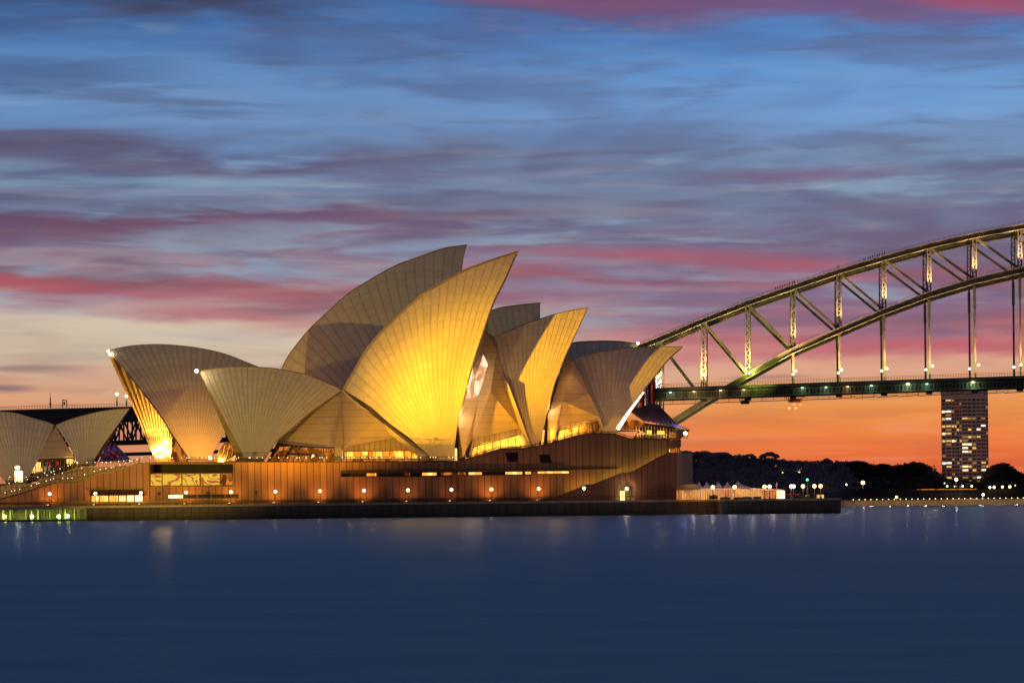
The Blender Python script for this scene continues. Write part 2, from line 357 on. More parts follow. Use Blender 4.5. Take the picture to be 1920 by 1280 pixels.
# ------------------------------------------------------------------ mesh builder
def wloc(o):
    p = Vector((0, 0, 0))
    while o is not None: p += o.location; o = o.parent
    return p
class MB:
    def __init__(s): s.v = []; s.f = []; s.mi = []; s.uv = {}; s.smooth = False
    def add(s, vs, fs, mi=0):
        n = len(s.v); s.v += [Vector(q) for q in vs]; s.f += [tuple(i+n for i in f) for f in fs]; s.mi += [mi]*len(fs); return s
    def box(s, a, b, mi=0):
        x0, y0, z0 = a; x1, y1, z1 = b
        return s.add([(x0,y0,z0),(x1,y0,z0),(x1,y1,z0),(x0,y1,z0),(x0,y0,z1),(x1,y0,z1),(x1,y1,z1),(x0,y1,z1)],
            [(0,3,2,1),(4,5,6,7),(0,1,5,4),(1,2,6,5),(2,3,7,6),(3,0,4,7)], mi)
    def prism(s, pts, off, mi=0, side=None, hole=()):
        """front polygon (list of Vector), extruded by off; pieces of the front can be holed"""
        pts = [Vector(p) for p in pts]; off = Vector(off)
        loops = [pts]+[[Vector(p) for p in h] for h in hole]
        flat = [p for l in loops for p in l]; n = len(flat)
        tris = tessellate_polygon([[Vector((p.x, p.z, 0)) for p in l] for l in loops])
        fs = [tuple(t) for t in tris]
        nb = [tuple(i+n for i in reversed(t)) for t in tris]
        s.add(flat+[p+off for p in flat], fs+nb, mi)
        base = len(s.v)-2*n; k = 0
        for l in loops:
            m_ = len(l)
            for i in range(m_):
                a, b = base+k+i, base+k+(i+1) % m_
                s.f.append((a, b, b+n, a+n)); s.mi.append(mi if side is None else side)
            k += m_
        return s
    def bar(s, a, b, w, h=None, mi=0, up=(0, 0, 1)):
        a = Vector(a); b = Vector(b); h = w if h is None else h; d = (b-a)
        if d.length < 1e-6: return s
        d.normalize(); upv = Vector(up)
        if abs(d.dot(upv)) > .98: upv = Vector((0, 1, 0))
        sx = d.cross(upv).normalized()*w/2; sy = sx.cross(d).normalized()*h/2
        vs = [a-sx-sy, a+sx-sy, a+sx+sy, a-sx+sy, b-sx-sy, b+sx-sy, b+sx+sy, b-sx+sy]
        return s.add(vs, [(0,3,2,1),(4,5,6,7),(0,1,5,4),(1,2,6,5),(2,3,7,6),(3,0,4,7)], mi)
    def tube(s, a, b, r0, r1=None, n=8, mi=0):
        a = Vector(a); b = Vector(b); r1 = r0 if r1 is None else r1; d = (b-a).normalized()
        e = Vector((0, 0, 1)) if abs(d.z) < .9 else Vector((1, 0, 0)); x = d.cross(e).normalized(); y = d.cross(x)
        vs = [a+(x*math.cos(2*math.pi*i/n)+y*math.sin(2*math.pi*i/n))*r0 for i in range(n)]+[b+(x*math.cos(2*math.pi*i/n)+y*math.sin(2*math.pi*i/n))*r1 for i in range(n)]
        return s.add(vs, [(i, (i+1) % n, n+(i+1) % n, n+i) for i in range(n)]+[tuple(range(n))[::-1], tuple(range(n, 2*n))], mi)
    def ball(s, c, r, nu=10, nv=6, mi=0, sz=1.0):
        c = Vector(c); vs = [c+Vector((0, 0, -r*sz))]
        for j in range(1, nv):
            t = math.pi*j/nv
            for i in range(nu): a = 2*math.pi*i/nu; vs.append(c+Vector((r*math.sin(t)*math.cos(a), r*math.sin(t)*math.sin(a), -r*math.cos(t)*sz)))
        vs.append(c+Vector((0, 0, r*sz))); fs = []
        for i in range(nu): fs.append((0, 1+(i+1) % nu, 1+i)); fs.append((len(vs)-1, 1+(nv-2)*nu+i, 1+(nv-2)*nu+(i+1) % nu))
        for j in range(nv-2):
            for i in range(nu): a = 1+j*nu+i; b = 1+j*nu+(i+1) % nu; fs.append((a, b, b+nu, a+nu))
        return s.add(vs, fs, mi)
    def build(s, name, mats, parent=None, origin=None, smooth=False):
        if isinstance(mats, str): mats = [mats]
        if parent is not None: o0 = wloc(parent) if origin is None else wloc(parent)
        elif origin is not None: o0 = Vector(origin)
        else:
            n = len(s.v); o0 = Vector((sum(p.x for p in s.v)/n, sum(p.y for p in s.v)/n, min(p.z for p in s.v)))
        me = bpy.data.meshes.new(name); me.from_pydata([p-o0 for p in s.v], [], s.f)
        for k in mats: me.materials.append(M[k])
        me.polygons.foreach_set('material_index', s.mi)
        if smooth: me.polygons.foreach_set('use_smooth', [True]*len(me.polygons))
        me.update()
        ob = bpy.data.objects.new(name, me); C.objects.link(ob)
        if parent is not None: ob.parent = parent
        else: ob.location = o0
        return ob
def tag(o, label=None, cat=None, group=None, kind=None):
    if label: o['label'] = label
    if cat: o['category'] = cat
    if group: o['group'] = group
    if kind: o['kind'] = kind
    return o
def empty(name, loc, label, cat, group=None):
    o = bpy.data.objects.new(name, None); C.objects.link(o); o.location = loc; o.empty_display_size = .5
    return tag(o, label, cat, group)
def clone(root, loc, label, group=None, rz=None, scale=None):
    def rec(o, par):
        c = o.copy(); C.objects.link(c); c.parent = par
        for ch in list(o.children): rec(ch, c)
        return c
    r = rec(root, None); r.location = loc; r['label'] = label
    if group: r['group'] = group
    if rz is not None: r.rotation_euler = (0, 0, rz)
    if scale is not None: r.scale = (scale,)*3
    return r

# ------------------------------------------------------------------ setting
MB().add([(-9000, -300, 0), (9000, -300, 0), (9000, 12000, 0), (-9000, 12000, 0)], [(0, 1, 2, 3)]).build('water', 'water_surface')
tag(bpy.data.objects['water'], kind='structure')
DS, DP = 515.0, 528.0
ZB = P(960, 940, DS).z        # broadwalk level
xa = P(163, 950, DS).x
bw = MB().prism([Vector((xa-180, DS+7, -3)), Vector((xa-.5, DS+7, -3)), Vector((xa-.5, DS+7, ZB-.01)), Vector((xa-180, DS+7, ZB-.01))], (0, 120, 0))
bw.prism([Vector((xa, DS+1.2, -3)), Vector((P(1352, 950, DS).x, DS+1.2, -3)), Vector((P(1352, 950, DS).x, DS+1.2, ZB)), Vector((xa, DS+1.2, ZB))], (0, 150, 0))
xr0, xr1 = P(1352, 950, 505).x, P(1580, 950, 505).x
bw.prism([Vector((xr0+.05, 506.2, -3)), Vector((xr1-1.0, 506.2, -3)), Vector((xr1-1.0, 506.2, ZB)), Vector((xr0+.05, 506.2, ZB))], (0, 80, 0))
tag(bw.build('broadwalk', 'paving'), kind='structure')

# sea wall sections
def wallrun(pts, th, z0, z1):
    mb = MB()
    for (a, b) in zip(pts, pts[1:]):
        A = Vector((a[0], a[1], 0)); B = Vector((b[0], b[1], 0)); d = (B-A).normalized(); n = Vector((-d.y, d.x, 0))*th
        mb.add([A+Vector((0,0,z0)), B+Vector((0,0,z0)), B+n+Vector((0,0,z0)), A+n+Vector((0,0,z0)), A+Vector((0,0,z1)), B+Vector((0,0,z1)), B+n+Vector((0,0,z1)), A+n+Vector((0,0,z1))],
            [(0,3,2,1),(4,5,6,7),(0,1,5,4),(1,2,6,5),(2,3,7,6),(3,0,4,7)])
    return mb
w = wallrun([(xa, DS), (P(1351, 950, DS).x, DS)], 1.19, -2, ZB-.35).build('sea_wall', 'seawall_stone')
tag(w, 'long dark stone sea wall under the podium, running from the lit wharf to the bastion', 'sea wall')
cp = MB().box((xa, DS-.12, ZB-.35), (P(1351, 950, DS).x, DS+1.19, ZB+.03)).build('coping', 'concrete', w)
pts = [(xr0, 514.8), (xr0, 507), (xr0+.35, 505.8), (xr0+1.2, 505)]+[(xr1-2.5, 505)]
for k in range(1, 7): a = R(-90+15*k); pts.append((xr1-2.5+2.5*math.cos(a), 507.5+2.5*math.sin(a)))
pts.append((xr1, 560))
w = wallrun(pts, .95, -2, ZB-.35).build('sea_wall', 'seawall_stone')
tag(w, 'projecting brownish sea wall bastion with a rounded end, below the marquees', 'sea wall')
wallrun([(q[0]+(.05 if q[0] > xr1-3 else -.05), q[1]-.08) for q in pts], 1.1, ZB-.35, ZB+.03).build('coping', 'concrete', w)

# open wharf at the left with green-lit underside
wh = empty('wharf', (xa-20, DS+3, 0), 'open timber wharf deck on piles with green lit underside at the left edge', 'wharf')
MB().box((xa-60, DS-.2, ZB-.55), (xa-.1, DS+6.9, ZB+.03)).build('deck', 'concrete', wh)
MB().box((xa-60, DS+5.9, -1), (xa-.1, DS+6.6, ZB-.56)).build('back_wall', 'concrete', wh)
MB().box((xa-60, DS+.3, .0), (xa-.1, DS+1.0, .35)).build('fender_beam', 'dark_metal', wh)
for pxp in (-40, -20, 5, 21, 48, 58, 73, 83, 92, 112, 122, 141, 150, 161):
    c0 = P(pxp, 960, DS+1.6); MB().tube((c0.x, c0.y, -1), (c0.x, c0.y, ZB-.56), .26 if pxp % 2 else .18).build('pile', 'concrete', wh)
for i, (a, b, lab) in enumerate([(9, 968, 'yellow-green lamp under the wharf nearest the left edge of the photo'), (60, 968, 'yellow-green lamp under the wharf, alone midway between the edge and the pair'),
        (110, 968, 'yellow-green lamp under the wharf, left one of the close pair'), (127, 967, 'small yellow-green lamp under the wharf, right one of the close pair')]):
    c0 = P(a, b, DS+1.0)
    if i == 0:
        wl = empty('wharf_lamp', c0, lab, 'lamp', 'lamps under the wharf')
        MB().ball(c0, .34).build('bulb', 'green_lamp', wl); MB().bar(c0+Vector((0, .3, .2)), c0+Vector((0, .3, .95)), .1).build('bracket', 'dark_metal', wl)
        src = wl
    else: clone(src, c0, lab)
    point(c0+Vector((0, .2, .1)), 480, (.72, 1, .10), .3)

# ------------------------------------------------------------------ podium
def poly(pts, D): return [P(a, b, D) for a, b in pts]
def rect(x0, y0, x1, y1, D): return poly([(x0, y0), (x1, y0), (x1, y1), (x0, y1)], D)
pod = empty('podium_building', P(700, 945, DP+30)*1.0, 'long windowless pink granite podium that carries the white shell halls', 'building')
pod.location.z = ZB
base_l = lambda x: 948.8-(x-165)*0.0095     # image row of the wall foot
front = [(-140, 952), (-140, 962-10), (0, 935.5), (36.6, 925.8), (101.5, 905.5), (140, 904.5), (193, 887), (205, 886.5), (260, 868.5), (282, 867),
  (560, 866), (860, 865), (868, 863), (900, 853), (937, 842), (975, 841.5), (1005, 837), (1040, 829), (1080, 817), (1105, 813), (1152, 813.5), (1181, 823), (1255, 824), (1255, 938.2)]
front[0] = (-140, 951.7)
front = [(-140, 951.9), (-140, 946)] + front[2:]
front = [(a, b) for a, b in front]
holes = [[(281, 870), (437, 869), (437, 911), (281, 912)], [(171, 928), (268, 927.5), (268, 942.5), (171, 943.5)], [(315, 926.5), (448, 925.5), (448, 934), (315, 935)],
  [(639, 881.5), (848, 881), (848, 893), (639, 893.5)], [(858, 881), (996, 880.5), (996, 890.5), (858, 891)], [(1008, 880), (1067, 880), (1067, 888.5), (1008, 888.5)],
  [(948, 848), (971, 848), (971, 866), (952, 866)], [(1010, 852), (1030, 851.5), (1035, 867), (1013, 867)]]
wallz = [p for p in poly(front, DP)]
wallz[0].z = ZB-1.5; wallz[-1].z = ZB-1.5
mb = MB().prism(wallz, (0, 5, 0), 0, hole=[poly(h, DP) for h in holes])
mb.build('wall', 'granite_cladding', pod)
mb = MB().prism([p+Vector((0, 5.02, -.3 if i not in (0, len(wallz)-1) else 0)) for i, p in enumerate(wallz)], (0, 105, 0)).build('core', 'black_recess', pod)
# thin dark coping along the top line
mb = MB()
for a, b in zip(front[2:-2], front[3:-1]): mb.bar(P(a[0], a[1]-.3, DP+.4), P(b[0], b[1]-.3, DP+.4), 1.2, .22)
mb.build('coping', 'bronze', pod)
# second stair flight behind, left
bk = poly([(-140, 951), (-140, 906), (71, 906), (71, 896.5), (95, 894), (143, 875.5), (203, 875), (262, 871), (262, 951)], DP+7)
MB().prism(bk, (0, .0+4, 0)).build('wall', 'granite_plain', pod)
# right wing: diagonal stair parapet standing proud
wing = [(1038, 940.2), (1038.6, 935), (1098.8, 908.8), (1112, 908.5), (1162, 888), (1180, 886.8), (1253, 848.8), (1270, 848.6), (1270, 938)]
wz = poly(wing, DP-4); wz[0].z = ZB-1; wz[-1].z = ZB-1
door = [(1156, 938.5), (1159, 912), (1166, 901.5), (1177, 901.3), (1187, 911), (1190, 938)]
dz = poly(door, DP-4); dz[0].z = ZB+.02; dz[-1].z = ZB+.02
MB().prism(wz, (0, .8, 0), 0, hole=[dz]).build('stair_parapet', 'red_granite', pod)
mb = MB()
for a, b in zip(wing[1:-3], wing[2:-2]): mb.bar(P(a[0], a[1]-.2, DP-3.6), P(b[0], b[1]-.2, DP-3.6), 1.0, .2)
mb.build('coping', 'bronze', pod)
for a in (1075, 1098, 1120, 1140, 1160, 1180, 1200, 1220, 1243):
    yy = None
    for p, q in zip(wing[1:], wing[2:]):
        if p[0] <= a <= q[0]: yy = p[1]+(q[1]-p[1])*(a-p[0])/max(1e-3, q[0]-p[0])
    point(P(a, yy+5, DP-1.8), 70, (1, .82, .14), .15)
d = MB().prism(poly([(1152, 938.5), (1152, 899), (1194, 899), (1194, 938.5)], DP-1.6), (0, .4, 0)).build('door_recess', 'granite_plain', pod)
d = MB().prism(poly([(1163, 938), (1163, 919), (1171, 919), (1171, 938)], DP-2.2), (0, .3, 0)).build('door', 'win_white', pod)
MB().bar(P(1163, 919, DP-2.4), P(1171, 919, DP-2.4), .18).bar(P(1167, 919, DP-2.4), P(1167, 938, DP-2.4), .1).build('frame', 'bronze', d)
# north-east corner faces
A = P(1270, 938, DP-4); B = P(1299.5, 938, DP+17); zt = P(1270, 848.6, DP-4).z
mb = MB().prism([Vector((A.x, A.y, ZB-1)), Vector((B.x, B.y, ZB-1)), Vector((B.x, B.y, P(1299.5, 849, DP+17).z)), Vector((A.x, A.y, zt))], (-8, 20, 0))
mb.build('corner_wall', 'granite_plain', pod)
MB().prism(poly([(1252, 842), (1252, 824.5), (1277, 824), (1277, 837)], DP-.5), (0, 14, 0)).build('balcony', 'red_granite', pod)
f_ = MB().prism(poly([(1253, 848), (1253, 837), (1274, 837), (1274, 848)], DP+1.5), (0, .5, 0)).build('window', 'win_orange', pod)
mb = MB()
for a in range(1254, 1275, 4): mb.bar(P(a, 837, DP+1.3), P(a, 848, DP+1.3), .16)
mb.build('frame', 'bronze', f_)
MB().prism(poly([(1254, 838), (1256, 838), (1256, 847.5), (1254, 847.5)], DP+1.1), (0, .1, 0)).build('pane', 'win_white', f_)

def glazed(x0, y0, x1, y1, cuts, mats, D, depth=.5, name='window', frame='bronze', fw=.22):
    """a window: pane sections between vertical cuts with a frame in front"""
    xs = [x0]+list(cuts)+[x1]
    sl = (y1-y0)
    w = MB()
    for a in xs: w.bar(P(a, y0, D-.1), P(a, y1, D-.1), fw)
    w.bar(P(x0, y0, D-.12), P(x1, y0-.0095*(x1-x0), D-.12), fw, fw); w.bar(P(x0, y1, D-.12), P(x1, y1-.0095*(x1-x0), D-.12), fw, fw)
    o = w.build(name, frame, pod)
    for i in range(len(xs)-1):
        mt = mats[i % len(mats)]
        if mt is None: continue
        s0 = -.0095*(xs[i]-x0); s1 = -.0095*(xs[i+1]-x0)
        MB().prism(poly([(xs[i], y0+s0), (xs[i+1], y0+s1), (xs[i+1], y1+s1), (xs[i], y1+s0)], D), (0, .1, 0)).build('pane', mt, o)
    return o
glazed(281, 888, 437, 911, [304, 341, 376, 413], ['mural_glass', 'mural_glass', 'mural_glass', 'mural_glass', 'win_orange'], DP+1.2)
glazed(171, 928, 268, 943, [186, 204, 222, 237, 252], ['win_bright', 'win_bright', 'win_bright', 'win_bright', 'win_white', 'win_white'], DP+.7)
glazed(315, 926.5, 448, 934.5, [344, 370, 396, 422], ['win_white', 'glass_dark', 'glass_dark', 'glass_dark', 'glass_dark'], DP+.7)
glazed(639, 884, 848, 893, [660, 687, 706, 726, 758, 769, 791, 819, 826], ['glass_dark', 'glass_dark', 'win_yellow', 'glass_dark', 'glass_dark', 'win_orange', 'glass_dark', 'win_bright', 'glass_dark', 'win_orange'], DP+1.3, fw=.12)
glazed(858, 883, 996, 890.5, [874, 878, 904, 912, 947, 980, 984], ['win_orange', 'glass_dark', 'win_bright', 'glass_dark', 'glass_dark', 'win_bright', 'glass_dark', 'win_bright'], DP+1.3, fw=.12)
glazed(1008, 882, 1067, 888, [1022, 1038, 1052], ['win_bright'], DP+1.3, fw=.12)
for xx in ((948, 971, 848, 866), (1010, 1035, 851, 867)):
    MB().prism(poly([(xx[0], xx[2]), (xx[1], xx[2]), (xx[1], xx[3]), (xx[0], xx[3])], DP+1.6), (0, .2, 0)).build('vent_opening', 'bronze', pod)
# canopies
MB().prism([P(167, 928, DP-1.6), P(271, 927, DP-1.6), P(268, 917, DP-.05), P(170, 918, DP-.05)], (0, .15, -.1)).build('canopy', 'bronze', pod)
MB().box(tuple(P(639, 881.6, DP-.5)), tuple(P(1067, 877.8, DP-.0)+Vector((0, 0, -.55)))).build('window_hood', 'bronze', pod)
MB().bar(P(1067, 879, DP-.1), P(1160, 877.6, DP-.1), .3, .25).build('ledge', 'bronze', pod)
MB().box(tuple(P(848.5, 941, DP-.35)), tuple(P(857.5, 863, DP-.02))).build('pilaster', 'red_granite', pod)
MB().bar(P(-60, 943.5+1.2, DP-.2), P(1036, 934+.8, DP-.2), .35, .3).build('skirting', 'bronze', pod)

# railings with strings of small lamps
def railing(name, pts, D, h, label, step, beads, cat='railing', beadmat='bead', br=.10, rail='bronze'):
    W = [P(a, b, D) for a, b in pts]; c0 = W[len(W)//2]
    o = empty(name, c0, label, cat)
    rb = MB(); pb = rb
    rest = 0.0
    for a, b in zip(W, W[1:]):
        up = Vector((0, 0, h)); rb.bar(a+up, b+up, .12, .12); rb.bar(a+up*.55, b+up*.55, .06, .06)
        L = (b-a).length; t = rest
        while t < L: q = a+(b-a)*(t/L); pb.bar(q, q+up, .08); t += step
        rest = t-L
    rb.build('rail', rail, o)
    # bead lamps
    tot = sum((b-a).length for a, b in zip(W, W[1:])); first = None
    for k in range(beads):
        t = (k+.5)/beads*tot+rnd.uniform(-.6, .6); q = W[-1]
        for a, b in zip(W, W[1:]):
            L = (b-a).length
            if t <= L: q = a+(b-a)*(max(t, 0)/L); break
            t -= L
        if rnd.random() < .12: continue
        q = q+Vector((0, -.25, h*.93))
        if first is None:
            first = MB().ball(q, br, 6, 4).build('lamp', beadmat, o); base = q
        else:
            c = first.copy(); C.objects.link(c); c.parent = o; c.location = q-base
            s_ = rnd.choice([.8, 1, 1.3]); 
            c.location = q-base; c.scale = (1, 1, 1)
    return o
railing('terrace_railing', [(262, 866.5), (560, 866), (858, 864.8)], DP+1.0, .95, 'long terrace railing strung with white lamps along the podium edge below the sails', 1.9, 58)
railing('stair_railing', [(-20, 938), (36.6, 925), (101.5, 904.5), (140, 903.5), (193, 886), (205, 885.5), (260, 867.5)], DP+.3, .9, 'lit handrail of the lower stair flight climbing at the left', .9, 34)
railing('stair_railing', [(71, 895.5), (95, 893), (143, 874.7), (203, 874), (262, 869)], DP+7.3, .9, 'lit handrail of the upper stair flight in front of the small shells', .9, 22)
railing('stair_railing', [(-30, 915), (20, 906), (95, 890), (130, 886), (180, 870)], DP+6.0, .1, 'short lamp string on the middle stair wall at the left', 3, 12)
railing('terrace_railing', [(-40, 905.5), (70, 905)], DP+7.2, 1.3, 'pale terrace railing in front of the leftmost small shell', 1.2, 3, rail='concrete')
railing('promenade_railing', [(-60, 950.5), (165, 948.3), (1268, 937.2)], DS+.6, .8, 'low dark promenade railing on top of the sea wall', 2.0, 0)
railing('slope_railing', [(866, 863), (900, 852.6), (937, 841.6), (975, 841), (1005, 836.6), (1040, 828.6), (1080, 816.6), (1105, 812.6), (1152, 813), (1181, 822.6), (1253, 823.6)], DP+1.2, .45,
        'dark handrail along the sloping podium edge under the second and third sails', 1.5, 0)

# ------------------------------------------------------------------ shells
def resample(pts, n):
    # Catmull-Rom through pts, then even spacing
    if len(pts) == 2: return [(pts[0][0]+(pts[1][0]-pts[0][0])*i/n, pts[0][1]+(pts[1][1]-pts[0][1])*i/n) for i in range(n+1)]
    Q = [(2*pts[0][0]-pts[1][0], 2*pts[0][1]-pts[1][1])]+list(pts)+[(2*pts[-1][0]-pts[-2][0], 2*pts[-1][1]-pts[-2][1])]
    dense = []
    for i in range(1, len(Q)-2):
        for k in range(24):
            t = k/24
            dense.append(tuple(.5*(2*Q[i][j]+(Q[i+1][j]-Q[i-1][j])*t+(2*Q[i-1][j]-5*Q[i][j]+4*Q[i+1][j]-Q[i+2][j])*t*t+(3*Q[i][j]-Q[i-1][j]-3*Q[i+1][j]+Q[i+2][j])*t**3) for j in (0, 1)))
    dense.append(tuple(pts[-1]))
    L = [0]
    for a, b in zip(dense, dense[1:]): L.append(L[-1]+math.hypot(b[0]-a[0], b[1]-a[1]))
    out = []; j = 0
    for i in range(n+1):
        s = L[-1]*i/n
        while j < len(L)-2 and L[j+1] < s: j += 1
        t = (s-L[j])/max(1e-9, L[j+1]-L[j]); out.append((dense[j][0]+(dense[j+1][0]-dense[j][0])*t, dense[j][1]+(dense[j+1][1]-dense[j][1])*t))
    return out
def shell(parent, ridge, le, re, plane, hw, ribs, bulge=1.0, thick=.8, west=True, ribfan=False, label=None, nS=None, nT=40):
    """ridge: image trace left->right of the crest (in the hall's axis plane); le/re: traces of the left and right edges from
    the pedestal up to the crest; hw: distance of the pedestal from the axis plane."""
    nS = nS or ribs*2
    Rg = resample(ridge, nS); L_ = resample(le, nT); R_ = resample(re, nT)
    B0, B1 = L_[0], R_[0]
    pl = plane.off(hw); grid = []
    for j in range(nT+1):
        t = j/nT; row = []
        for i in range(nS+1):
            s = i/nS; r = Rg[i]; b = (B0[0]+(B1[0]-B0[0])*s, B0[1]+(B1[1]-B0[1])*s)
            c = []
            for k in (0, 1):
                lin = (1-s)*L_[j][k]+s*R_[j][k]
                lin += (1-t)*b[k]+t*r[k]
                lin -= (1-s)*(1-t)*B0[k]+s*(1-t)*B1[k]+(1-s)*t*Rg[0][k]+s*t*Rg[-1][k]
                c.append(lin)
            D0 = pl.D(b[0], b[1]); D1 = plane.D(r[0], r[1])
            chord = (P(r[0], r[1], D1)-P(b[0], b[1], D0)).length
            sag = 75-math.sqrt(max(1, 75**2-(chord/2)**2))
            D = D0+(D1-D0)*t-bulge*sag*4*t*(1-t)*.9
            row.append(P(c[0], c[1], D))
        grid.append(row)
    objs = []
    for half in ((0, 1) if west else (0,)):
        Gd = [[plane.mirror(p) if half else p for p in row] for row in grid]
        nrm = []
        for j in range(nT+1):
            nr = []
            for i in range(nS+1):
                a = Gd[j][min(i+1, nS)]-Gd[j][max(i-1, 0)]; b = Gd[min(j+1, nT)][i]-Gd[max(j-1, 0)][i]
                n = a.cross(b)
                n = n.normalized() if n.length > 1e-9 else Vector((0, -1, 0))
                nr.append(-n if half else n)
            nrm.append(nr)
        N = (nS+1)*(nT+1); idx = lambda j, i: j*(nS+1)+i
        vs = [p for row in Gd for p in row]+[Gd[j][i]-nrm[j][i]*thick*(.5+.5*min(1, (nT-j)/nT*1.4)) for j in range(nT+1) for i in range(nS+1)]
        fs, mi = [], []
        for j in range(nT):
            for i in range(nS):
                q = (idx(j, i), idx(j, i+1), idx(j+1, i+1), idx(j+1, i))
                if half: q = q[::-1]
                fs.append(q); mi.append(0)
        for j in range(nT):
            for i in range(nS):
                q = (idx(j, i)+N, idx(j+1, i)+N, idx(j+1, i+1)+N, idx(j, i+1)+N)
                if half: q = q[::-1]
                fs.append(q); mi.append(1)
        loop = [idx(0, i) for i in range(nS+1)]+[idx(j, nS) for j in range(1, nT+1)]+[idx(nT, i) for i in range(nS-1, -1, -1)]+[idx(j, 0) for j in range(nT-1, 0, -1)]
        for a, b in zip(loop, loop[1:]+loop[:1]):
            q = (b, a, a+N, b+N)
            if half: q = q[::-1]
            fs.append(q); mi.append(1)
        m = MB(); m.v = vs; m.f = fs; m.mi = mi
        ob = m.build('shell_roof', ['ceramic_tile', 'rib_gap_shade' if ribfan and half else 'rib_concrete'], parent)
        me = ob.data
        uv = me.uv_layers.new(name='UVMap'); uw = me.uv_layers.new(name='width')
        dist = [[0.0]*(nS+1)]
        for j in range(1, nT+1): dist.append([dist[-1][i]+(Gd[j][i]-Gd[j-1][i]).length for i in range(nS+1)])
        wid = [[(Gd[j][min(i+1, nS)]-Gd[j][max(i-1, 0)]).length/(min(i+1, nS)-max(i-1, 0))*nS/ribs for i in range(nS+1)] for j in range(nT+1)]
        for pl_ in me.polygons:
            sm = pl_.material_index == 0 or (len(pl_.vertices) == 4 and all(v_ >= N for v_ in pl_.vertices))
            pl_.use_smooth = sm
            for li in pl_.loop_indices:
                vi = me.loops[li].vertex_index % N; j, i = divmod(vi, nS+1)
                uv.data[li].uv = (i/nS*ribs, dist[j][i]); uw.data[li].uv = (wid[j][i], 0)
        me.set_sharp_from_angle(angle=R(50))
        if label and not half: ob['label'] = label
        objs.append(ob)
        if ribfan and half:
            rb = MB()
            for i in range(0, nS+1, 2):
                for j in range(0, nT, 2):
                    a = Gd[j][i]-nrm[j][i]*(thick+.35); b = Gd[j+2][i]-nrm[j+2][i]*(thick+.35)
                    wd = min(.9, max(.22, wid[j][i]*.45))
                    rb.bar(a, b, wd, .9, up=nrm[j][i])
            for j in (6, 12):
                for i in range(0, nS):
                    rb.bar(Gd[j][i]-nrm[j][i]*(thick+.3), Gd[j][i+1]-nrm[j][i+1]*(thick+.3), .3, .5)
            rb.build('rib_fan', 'rib_concrete', ob)
    return objs, grid
NEAR = Line(700, 562, 9.0); NEAR4 = NEAR.off(-5); FAR = Line(700, 622, 17.0)
theatre = empty('opera_theatre', P(750, 866, 560), 'nearer hall of tiled sails, the tallest floodlit yellow, before the grey shells', 'opera house')
concert = empty('concert_hall', P(700, 866, 620), 'farther and taller hall of grey tiled shells standing behind the yellow floodlit sail', 'concert hall')
# concert hall (far)
(N1_, gN) = shell(concert, [(203, 656), (241, 648), (281.5, 644.8), (322, 645.8), (373, 651.5), (420, 662), (460, 677), (495, 692), (527, 709)],
      [(355, 859), (322, 811), (302, 778.5), (265, 729.8), (220.6, 677), (203, 656)], [(393, 859), (429, 802), (480, 745), (527, 709)], FAR, 21.0, 26, ribfan=True,
      label='brown-grey south sail of the far hall, glowing orange near its foot')
shell(concert, [(505, 738), (515, 713), (527, 691), (535, 674), (552.7, 648.6), (581, 614.6), (617, 580.6), (654, 548), (699, 520), (726, 504.5), (748, 494), (781, 482), (833, 464.6), (875, 458.3)],
      [(770, 862), (640, 800), (560, 760), (505, 738)], [(802, 862), (830, 780), (852, 650), (866, 507), (875, 458.3)], FAR, 21.0, 24, label='tallest grey sail, in shade with a dark corner shadow')
shell(concert, [(845, 640), (885, 603), (927, 579), (970.8, 571), (1012.7, 566.8)], [(945, 850), (900, 730), (845, 640)], [(965, 850), (995, 740), (1012.7, 640), (1012.7, 594), (1012.7, 566.8)], FAR, 16.0, 14)
shell(concert, [(1035, 672), (1050, 652), (1073, 641.8), (1097.7, 639), (1132.8, 638), (1166, 639.3), (1198, 643.5)], [(1110, 820), (1060, 740), (1035, 672)], [(1125, 820), (1160, 740), (1198, 643.5)], FAR, 13.0, 12)
# near hall
(S_, gS) = shell(theatre, [(373, 694.4), (413.9, 688), (451.7, 686), (486, 687.5), (525.6, 691.4), (575.4, 702), (608, 714.5), (642, 730)],
      [(460, 862), (443, 826), (429, 801), (408.7, 761.4), (388, 723.6), (373, 694.4)], [(494, 862), (519, 827), (546, 802), (589, 766.5), (642, 730)], NEAR, 12.5, 24, label='dull olive south sail of the near hall, fanning from a dark foot')
(A2_, gA2) = shell(theatre, [(642, 729), (664, 690.8), (687.5, 651), (721.5, 612), (743.7, 591), (784.7, 555), (809, 538.4), (864.4, 508), (900, 493.5), (940, 479.5), (971, 470)],
      [(816, 863), (768, 821), (730, 793), (694, 762), (642, 729)], [(849, 862), (857.5, 791), (867, 757), (884, 688), (907.5, 616), (926, 563), (945, 526), (964, 484), (971, 470)], NEAR, 15.5, 22, thick=1.5,
      label='tallest sail of the near hall, floodlit bright yellow')
(A3_, gA3) = shell(theatre, [(926, 631), (958.7, 617), (984, 606.7), (1004.7, 599.5), (1050.7, 585.4), (1102, 576)],
      [(990, 837), (976, 797), (946.6, 710), (926, 631)], [(1009.5, 836), (1024.5, 778), (1029, 761), (1041, 715), (1058, 671), (1072.5, 640), (1092, 599), (1102, 576)], NEAR, 13.0, 16,
      label='second sail of the near hall, half yellow and half in brown shadow')
(A4_, gA4) = shell(theatre, [(1072.3, 672), (1109.4, 662), (1148.4, 655), (1191.4, 650.5), (1234.4, 649), (1280.5, 649)],
      [(1134, 813), (1121, 774.5), (1107.4, 743), (1090, 704), (1072.3, 672)], [(1155, 812), (1175.8, 772.3), (1205, 733), (1226.6, 706), (1254, 672.7), (1280.5, 649)], NEAR4, 10.5, 16,
      label='low pointed north sail of the near hall, violet with an olive wedge')

